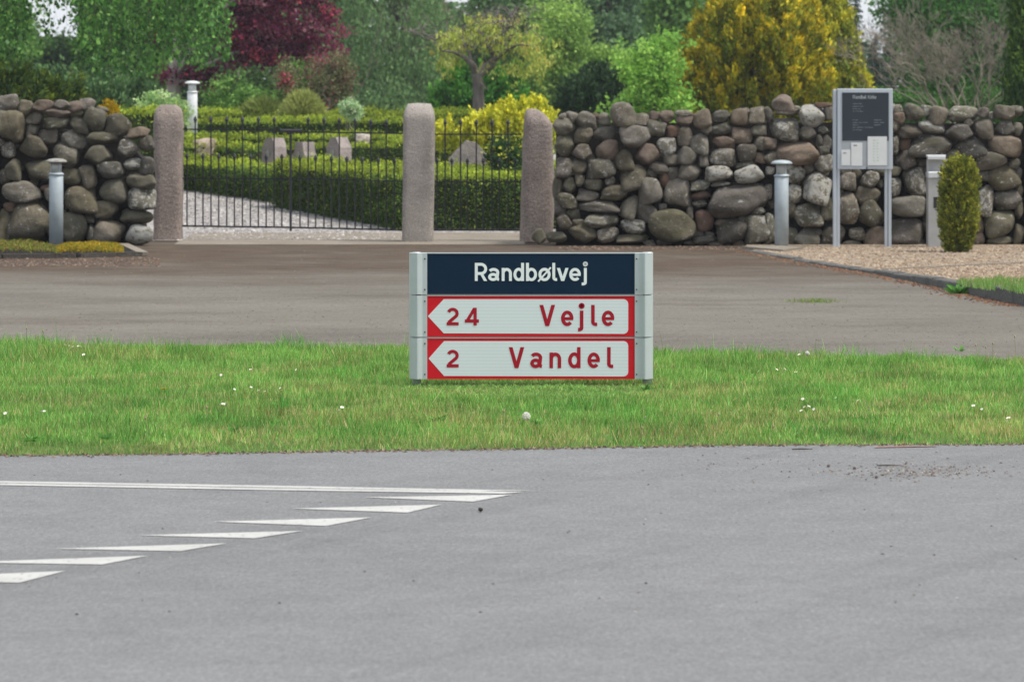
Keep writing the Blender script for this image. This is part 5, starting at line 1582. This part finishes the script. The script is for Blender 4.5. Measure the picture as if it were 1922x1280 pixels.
co = np.stack([np.stack([x - dx, y - dy, z], 1), np.stack([x + dx, y + dy, z], 1),
               np.stack([tx + dx * .3, ty + dy * .3, z + h], 1), np.stack([tx - dx * .3, ty - dy * .3, z + h], 1)], 1)
near = np.clip(1 - np.hypot((x - .11) / .95, (y - 24.75) / .9), 0, 1)
h *= 1 - .68 * np.clip(near * 3, 0, 1)
co[:, 2:, 2] = (z + h)[:, None]
fresh = np.array([[.135, .275, .048], [.105, .23, .040], [.185, .33, .075], [.085, .185, .032]])
drys = np.array([[.26, .24, .075], [.20, .21, .06], [.33, .29, .13]])
c = fresh[rs.integers(0, 4, n)]
c[tuft] = c[tuft] * np.array([.72, .95, .8])
clover = (vnoise(xr, yr, .22, 9) > .72) & (u < .35)
c[clover] = c[clover] * np.array([.6, .82, .7])
isd = rs.random(n) < (.08 + .70 * dry)
c[isd] = drys[rs.integers(0, 3, isd.sum())]
c = c * (.52 + .5 * vnoise(xr, yr, .33, 6) + .5 * vnoise(xr, yr, .08, 7))[:, None] * rs.uniform(.8, 1.2, (n, 1))
o = quads('grass', co, M['grass'], None, c)
tag(o, 'mown green grass with drier patches covering the verge', 'grass', kind='stuff')

def scatter_blades(name, label, pts, hgt, pal, seed, w=.003, lean=.6):
    rs = np.random.default_rng(seed)
    pts = np.array(pts); n = len(pts)
    h = hgt * rs.uniform(.5, 1.2, n); th = rs.uniform(0, 6.28, n); l = rs.uniform(.1, lean, n) * h
    wx = rs.uniform(0, np.pi, n); dx, dy = np.cos(wx) * w, np.sin(wx) * w
    x, y, z = pts.T
    tx, ty = x + np.cos(th) * l, y + np.sin(th) * l
    co = np.stack([np.stack([x - dx, y - dy, z], 1), np.stack([x + dx, y + dy, z], 1), np.stack([tx + dx * .3, ty + dy * .3, z + h], 1), np.stack([tx - dx * .3, ty - dy * .3, z + h], 1)], 1)
    o = quads(name, co, M['grass'], None, pick(pal, n, rs) * rs.uniform(.75, 1.25, (n, 1)))
    return tag(o, label, 'grass', kind='stuff')
# grass on the raised gravel beside the kerb
pp = []
rs = np.random.default_rng(31)
for k in range(5200):
    px = 1795 + 245 * rs.random() ** .7; t = rs.random()
    if vnoise(px * .02, t * 1.5, .35, 77) < .25 + .2 * rs.random(): continue
    lo, hi = np.interp(px, [1795, 1830, 1922, 2040], [532, 540, 552, 575]), np.interp(px, [1795, 1830, 1922, 2040], [524, 520, 517, 517])
    py = hi + (lo - hi) * t + rs.normal() * 1.5
    zz = .12
    g = G(px, py, zz)
    pp.append((g.x, g.y, gz_at(g.y)))
scatter_blades('grass_patch', 'fresh green grass patch on the gravel beside the kerb', pp, .05, P_((.09, .20, .035, 3), (.13, .23, .05, 2), (.20, .20, .07, 1)), 32)

# broad-leaved weeds hugging the ground near the road edge
def rosette(name, label, p, r, nl, pal, seed, up=.5, cat='weed', group=None):
    rs = np.random.default_rng(seed)
    th = rs.uniform(0, 6.28, nl); L = r * rs.uniform(.6, 1.1, nl)
    a = np.stack([np.cos(th), np.sin(th), rs.uniform(.1, up * 2, nl)], 1)
    P = np.array(p) + unit(a) * (L / 2)[:, None]
    o = quads(name, cards(P, a, L, L * .34, rs), M['leaf'], None, pick(pal, nl, rs) * rs.uniform(.75, 1.2, (nl, 1)))
    return tag(o, label, cat, group)
WP = P_((.07, .17, .035, 3), (.10, .22, .05, 2), (.05, .12, .03, 1))
for i, (px, py, r, nl, lb_) in enumerate([(1800, 551, .14, 40, 'leafy weed growing at the kerb foot, left of two'), (1888, 560, .10, 26, 'leafy weed growing at the kerb foot near the right picture edge'),
                                 (820, 800, .07, 26, 'dark green weed rosette at the verge edge below the sign'), (1003, 806, .06, 20, 'green weed rosette beside the dandelion clock'),
                                 (1345, 731, .05, 12, 'broad pale leaf weed in the verge right of the sign'), (1800, 664, .06, 14, 'leafy weed at the far verge edge on the right'),
                                 (60, 836, .06, 24, 'dark leafy weed at the verge edge on the left'), (200, 832, .055, 22, 'leafy weed at the verge edge, second from the left picture edge'),
                                 (430, 822, .06, 22, 'leafy weed low in the verge below the double line end'), (1210, 738, .05, 16, 'leafy weed at the foot of the right sign post')]):
    g = G(px, py); zz = 0 if i < 2 else .02
    rosette('weed', lb_, (g.x, g.y, zz), r, nl, WP, 200 + i)
g = G(1525, 566)
pts = [(g.x + random.gauss(0, .10), g.y + random.gauss(0, .12), -.004) for _ in range(260)]
scatter_blades('moss_tuft', 'small green tuft growing in the forecourt asphalt', pts, .03, P_((.10, .17, .03, 2), (.16, .17, .04, 1)), 41)

# daisies
def daisy_mesh():
    mb = MB(); mb.tube([(0, 0, -.06), (.003, 0, -.03), (0, 0, 0)], .0012, 4)
    stem = mb
    pet = MB()
    for k in range(12):
        t = 2 * math.pi * k / 12
        c, s = math.cos(t), math.sin(t)
        pet.add([(c * .003, s * .003, .001), (c * .008 - s * .003, s * .008 + c * .003, .003), (c * .013, s * .013, .004), (c * .008 + s * .003, s * .008 - c * .003, .003)], [(0, 3, 2, 1)])
    disc = MB(); disc.lathe(0, 0, [(.004, 0), (.0042, .003), (.002, .005)], 8)
    return stem, pet, disc
M['daisy_white'] = plain('daisy_white', (.80, .80, .78), .6)
M['daisy_yellow'] = plain('daisy_yellow', (.65, .42, .02), .6)
M['stem_green'] = plain('stem_green', (.10, .19, .04), .6)
M['straw'] = plain('straw', (.36, .29, .17), .8, 0, .25)
proto = None
dz = [(112, 650), (122, 648), (130, 649), (137, 651), (147, 650), (152, 651), (188, 656), (190, 654), (157, 666), (10, 776), (13, 774), (72, 771), (78, 773), (83, 772), (414, 761), (419, 759), (422, 758), (440, 731), (471, 727), (486, 733), (491, 736), (497, 735), (526, 729), (528, 733), (556, 694), (470, 694),
      (357, 724), (415, 704), (624, 768), (636, 771), (642, 765), (712, 784), (877, 776), (1474, 667), (1488, 665), (1500, 666), (1518, 664), (1540, 662), (1546, 668), (1580, 664), (1607, 677), (1617, 697), (1424, 697), (1448, 696), (1458, 694), (1473, 693), (1345, 703), (1494, 699), (1507, 749), (1510, 764), (1516, 766), (1518, 763), (1528, 768), (1504, 771), (1555, 771), (1569, 747), (1610, 752), (1624, 752), (1631, 769), (1638, 762), (1827, 762), (1843, 768), (1893, 785), (1375, 768), (1381, 749), (1211, 783), (1255, 791), (300, 770), (680, 712), (250, 700)]
for (px, py) in dz:
    g = G(px, py, .066)
    if proto is None:
        s_, p_, d_ = daisy_mesh()
        proto = s_.build('daisy', M['stem_green'])
        k1 = p_.build('petals', M['daisy_white']); k1.parent = proto
        k2 = d_.build('disc', M['daisy_yellow']); k2.parent = proto
        o = proto
    else:
        o = proto.copy(); col.objects.link(o)
        for ch in (k1, k2):
            q = ch.copy(); col.objects.link(q); q.parent = o
    o.location = g
    o.rotation_euler = (random.uniform(.2, .9), random.uniform(-.4, .4), random.uniform(0, 6))
    k_ = random.uniform(.6, 1.0); o.scale = (k_, k_, k_)
    tag(o, 'tiny white daisy flowering in the grass verge', 'daisy', 'daisies scattered over the verge')
# dandelions
def clock(px, py, r, foot, label):
    a = G(px, py, .085); b = G(foot[0], foot[1], .02); b.y = a.y
    o = empty('dandelion_clock', (a.x, a.y, .02), label, 'dandelion')
    MB().tube([(b.x, a.y, .02), (a.x * .5 + b.x * .5 + .004, a.y, .05), tuple(a)], .002, 5).build('stem', M['straw'], o)
    rs = np.random.default_rng(int(px)); m = 500
    d = unit(rs.normal(size=(m, 3)))
    P = np.array(a) + d * r * rs.uniform(.72, 1.0, (m, 1))
    quads('seed_head', cards(P, rs.normal(size=(m, 3)), .008, .004, rs), M['petal'], o, np.tile(np.array([[1.0, .98, .92]]), (m, 1)))
    MB().lathe(a.x, a.y, [(.003, a.z - .005), (.006, a.z), (.002, a.z + .005)], 8).build('receptacle', M['straw'], o)
clock(988, 781, .021, (997, 806), 'round white dandelion clock near the road edge below the sign')
clock(1515, 663, .013, (1516, 676), 'small dandelion clock at the far edge of the verge, right of the sign')
g = G(308, 729, .06)
o = empty('dandelion_flower', (g.x, g.y, .03), 'single yellow dandelion flower in the left part of the verge', 'dandelion')
MB().tube([(g.x, g.y, .02), tuple(g)], .002, 5).build('stem', M['stem_green'], o)
rs = np.random.default_rng(3); m = 120
th = rs.uniform(0, 6.28, m)
quads('flower_head', cards(np.array(g) + np.stack([np.cos(th), np.sin(th), np.zeros(m)], 1) * rs.uniform(.002, .016, (m, 1)), np.stack([np.cos(th), np.sin(th), rs.uniform(.1, .8, m)], 1), .014, .005, rs), M['petal'], o, np.tile(np.array([[.72, .46, .01]]), (m, 1)))
# dry stalks
for i, (px, t, b, lb_) in enumerate([(1836, 648, 690, 'tall dry stalk at the far verge edge, left of a group at the right'), (1850, 652, 690, 'dry stalk with a drooping seed head at the far verge edge'), (1861, 645, 688, 'dry stalk with white tuft at the far verge edge on the right'),
                               (1905, 632, 676, 'tallest dry stalk at the far verge edge near the right picture edge'), (277, 785, 812, 'brown dry stalk in the left verge near the road'), (389, 765, 790, 'straw-coloured stalk left of the sign near the road'),
                               (944, 772, 820, 'thin straw stalk just left of the dandelion clock'), (1202, 803, 826, 'brown seed stalk near the road right of the dandelion clock'), (1345, 778, 800, 'leaning straw stalk in the dry grass right of the sign'),
                               (1446, 800, 818, 'short straw stalk at the road edge in the dry grass'), (48, 617, 655, 'thin upright grass stalk at the far verge edge on the left'), (85, 622, 655, 'leaning grass stalk at the far verge edge on the left')]):
    bt = G(px, b, .01); tp = Vector((bt.x + random.uniform(-.02, .02), bt.y, bt.z + (b - t) * bt.y / FPX))
    o = empty('dry_stalk', bt, lb_, 'stalk')
    MB().tube([bt, bt.lerp(tp, .5) + Vector((.004, 0, 0)), tp], [.0022, .0018, .0012], 5).build('stem', M['straw'] if i < 10 else M['stem_green'], o)
    MB().lathe(tp.x, tp.y, [(.001, tp.z - .008), (.006, tp.z), (.004, tp.z + .008), (.001, tp.z + .012)], 6).build('seed_head', M['straw'], o)

# ---- litter and grit along the road edge
def pebbles(name, label, P, size, pal, seed, cat, mat='stone_bits'):
    rs = np.random.default_rng(seed)
    n = len(P); s = size * rs.uniform(.4, 1.4, (n, 1)) * rs.uniform(.7, 1.3, (n, 3)); s[:, 2] *= .6
    oct_ = np.array([[1, 0, 0], [0, 1, 0], [-1, 0, 0], [0, -1, 0], [0, 0, 1]], float)
    tri = [(0, 1, 4), (1, 2, 4), (2, 3, 4), (3, 0, 4)]
    th = rs.uniform(0, 6.28, n)
    ca, sa = np.cos(th), np.sin(th)
    V = oct_[None] * s[:, None, :]
    X = V[..., 0] * ca[:, None] - V[..., 1] * sa[:, None]; Yv = V[..., 0] * sa[:, None] + V[..., 1] * ca[:, None]
    V = np.stack([X, Yv, V[..., 2]], -1) + P[:, None, :]
    co = V[:, tri, :].reshape(-1, 3, 3)
    c = np.repeat(pick(pal, n, rs) * rs.uniform(.7, 1.25, (n, 1)), 4, 0)
    o = quads(name, co, M[mat], None, c, nv=3)
    return tag(o, label, cat, kind='stuff')
M['stone_bits'] = leaf_mat('stone_bits', 0.0, .85, .3)
rs = np.random.default_rng(51)
m = 2600
x = rs.uniform(-4, 4.2, m); y = edge_front(x) + rs.normal(size=m) * .045 - .01
pebbles('edge_litter', 'brown dead leaves and grit along the verge edge', np.stack([x, y, np.full(m, -.006)], 1), .008, P_((.12, .075, .05, 3), (.22, .16, .11, 2), (.30, .22, .17, 1), (.05, .04, .03, 2)), 52, 'litter')
P = []
for k in range(520):
    px, py = 1720 + rs.normal() * 75, 882 + rs.normal() * 6.5
    if k % 5 == 0: px, py = rs.uniform(1280, 1922), 870 + rs.normal() * 16
    g = G(px, py); P.append((g.x, g.y, -.007))
pebbles('loose_gravel', 'loose gravel and dirt washed onto the road at the right', np.array(P), .0065, P_((.16, .13, .11, 3), (.24, .20, .17, 2), (.36, .32, .28, 1), (.07, .06, .05, 1)), 53, 'gravel')
P = []
for k in range(130):
    g = G(rs.uniform(0, 1922), rs.uniform(850, 1150)); P.append((g.x, g.y, -.007))
pebbles('road_grit', 'sparse grit scattered over the asphalt road', np.array(P), .0055, P_((.12, .10, .09, 3), (.40, .38, .35, 1), (.06, .05, .04, 2)), 54, 'gravel')
P = []
for k in range(4200):
    g = G(rs.uniform(-60, 1980), 470 + 190 * rs.random() ** 1.2); P.append((g.x, g.y, -.005))
pebbles('forecourt_grit', 'sparse pale grit scattered over the forecourt', np.array(P), .0055, P_((.26, .23, .20, 3), (.13, .10, .08, 4), (.26, .15, .09, 1), (.05, .045, .04, 3)), 55, 'gravel')
P = []
for k in range(6000):
    Y = rs.uniform(53.0, 64.0); X = rs.uniform(W(330, 0, Y).x, W(765, 0, Y).x); P.append((X, Y, ground_z(Y) + .006))
pebbles('path_pebbles', 'grey pebbles covering the churchyard path behind the gate', np.array(P), .022, P_((.30, .28, .27, 3), (.45, .42, .40, 2), (.58, .55, .52, 1), (.20, .18, .17, 1)), 56, 'gravel')
P = []
for k in range(7000):
    Y = rs.uniform(36, 50.9); xk = float(np.interp(Y, [p.y for p in reversed(kt)], [p.x for p in reversed(kt)])) + .16
    X = xk + rs.random() * (W(1940, 0, Y).x - xk)
    if X > xk: P.append((X, Y, gz_at(Y) - .004))
pebbles('bed_pebbles', 'pinkish pebbles covering the raised bed on the right', np.array(P), .018, P_((.33, .25, .17, 3), (.42, .33, .24, 2), (.22, .15, .10, 2)), 57, 'gravel')
# leaf litter drifted against the kerb foot
P = []
for k in range(900):
    t = rs.random() * 5; i = int(t); p = kb[i].lerp(kb[i + 1], t - i)
    P.append((p.x - abs(rs.normal()) * .10 - .01, p.y - abs(rs.normal()) * .14, -.004))
pebbles('leaf_litter', 'reddish brown leaf litter drifted against the kerb foot', np.array(P), .016, P_((.16, .07, .04, 3), (.22, .12, .06, 2), (.09, .06, .04, 2)), 58, 'litter')
P = []
for k in range(1500):
    px = rs.uniform(1045, 1560); g = G(px, rs.uniform(462, 469)); P.append((g.x, g.y, -.004))
    px = rs.uniform(0, 300); g = G(px, rs.uniform(482, 500)); P.append((g.x, g.y, -.004))
pebbles('wall_foot_litter', 'brown litter and grit lying along the foot of the walls', np.array(P), .014, P_((.14, .085, .06, 3), (.24, .18, .13, 1), (.08, .06, .045, 2)), 59, 'litter')
# twigs and single bits on the road
for (px0, px1, py, lb_) in ((1487, 1525, 843, 'thin dark twig lying on the road near the verge'), (1646, 1694, 873.5, 'thin dark twig lying by the loose gravel on the road')):
    a, b = G(px0, py), G(px1, py)
    a.z = b.z = .0
    tag(MB().tube([a, a.lerp(b, .5) + Vector((0, -.03, .004)), b], [.003, .0038, .002], 6).build('twig', M['bark']), lb_, 'twig')
g = G(902, 957)
o = bpy.data.objects.new('clod', protos[2]); col.objects.link(o); o.location = (g.x, g.y, .002); o.scale = (.010, .014, .008); o.color = (.03, .028, .025, 0)
tag(o, 'small dark clod lying alone on the road below the give-way triangles', 'clod')
for px, py, lb_ in ((1555, 874, 'brown clod on the road left of the loose gravel'), (1604, 878, 'reddish pebble beside the loose gravel'), (1645, 895, 'dark pebble below the twig on the road')):
    g = G(px, py)
    o = bpy.data.objects.new('pebble', protos[4]); col.objects.link(o); o.location = (g.x, g.y, 0); o.scale = (.008, .011, .005); o.color = (.14, .10, .08, 0)
    tag(o, lb_, 'pebble')
M['paint_red'] = plain('paint_red', (.30, .18, .155), .8, 0, .3, 30)
pts = [G(1640, 838), G(1760, 835.6), G(1756, 834.4), G(1700, 835), G(1645, 836)]
mb = MB(); mb.add([(p.x, p.y, -.004) for p in pts], [(0, 1, 2, 3, 4)])
tag(mb.build('paint_mark', M['paint_red']), 'faded red paint mark on the road at the verge edge', 'paint mark')

# ---- planting in the left bed
def cover_plants(name, label, px0, px1, pt, pb, zt, n, pal, seed, L):
    rs = np.random.default_rng(seed)
    P = []
    for k in range(n):
        px = rs.uniform(px0, px1); Y = rs.uniform(47.6, 49.8)
        m = zt * (.45 + .55 * vnoise(px * .01, Y, .25, seed)) * (1 - abs(2 * (px - px0) / (px1 - px0) - 1) ** 4)
        P.append(((px - CX) * Y / FPX, Y, .03 + max(m, 0.01) * rs.random() ** .4))
    P = np.array(P); L_ = L * rs.uniform(.6, 1.3, n)
    o = quads(name, cards(P, rs.normal(size=(n, 3)) * .6 + np.array([0, 0, .9]), L_, L_ * .5, rs), M['leaf'], None, pick(pal, n, rs) * rs.uniform(.75, 1.2, (n, 1)))
    return tag(o, label, 'ground cover', kind='stuff')
cover_plants('stonecrop', 'golden yellow stonecrop cushion beside the left bollard lamp', 104, 232, 0, 0, .085, 7000, P_((.27, .17, .012, 3), (.21, .165, .015, 3), (.11, .12, .015, 3)), 71, .03)
cover_plants('moss_cover', 'green and brown mossy ground cover in the bed left of the bollard lamp', -120, 112, 0, 0, .10, 7000, P_((.10, .13, .02, 3), (.16, .16, .03, 2), (.12, .07, .03, 2)), 72, .03)

# ================================================================== HAZE
hz, hnt, hbs = new_mat('haze')
hnt.nodes.remove(hbs)
pv = hnt.nodes.new('ShaderNodeVolumePrincipled')
pv.inputs['Color'].default_value = (0.86, 0.91, 1.0, 1)
pv.inputs['Density'].default_value = 0.00028
hnt.links.new(pv.outputs[0], hnt.nodes['Material Output'].inputs['Volume'])
zt_ = 11.0
hb = MB().box(-260, 260, -70, 310, -1.2, zt_).build('haze', hz)
tag(hb, 'thin pale haze filling the air', 'haze', kind='stuff')
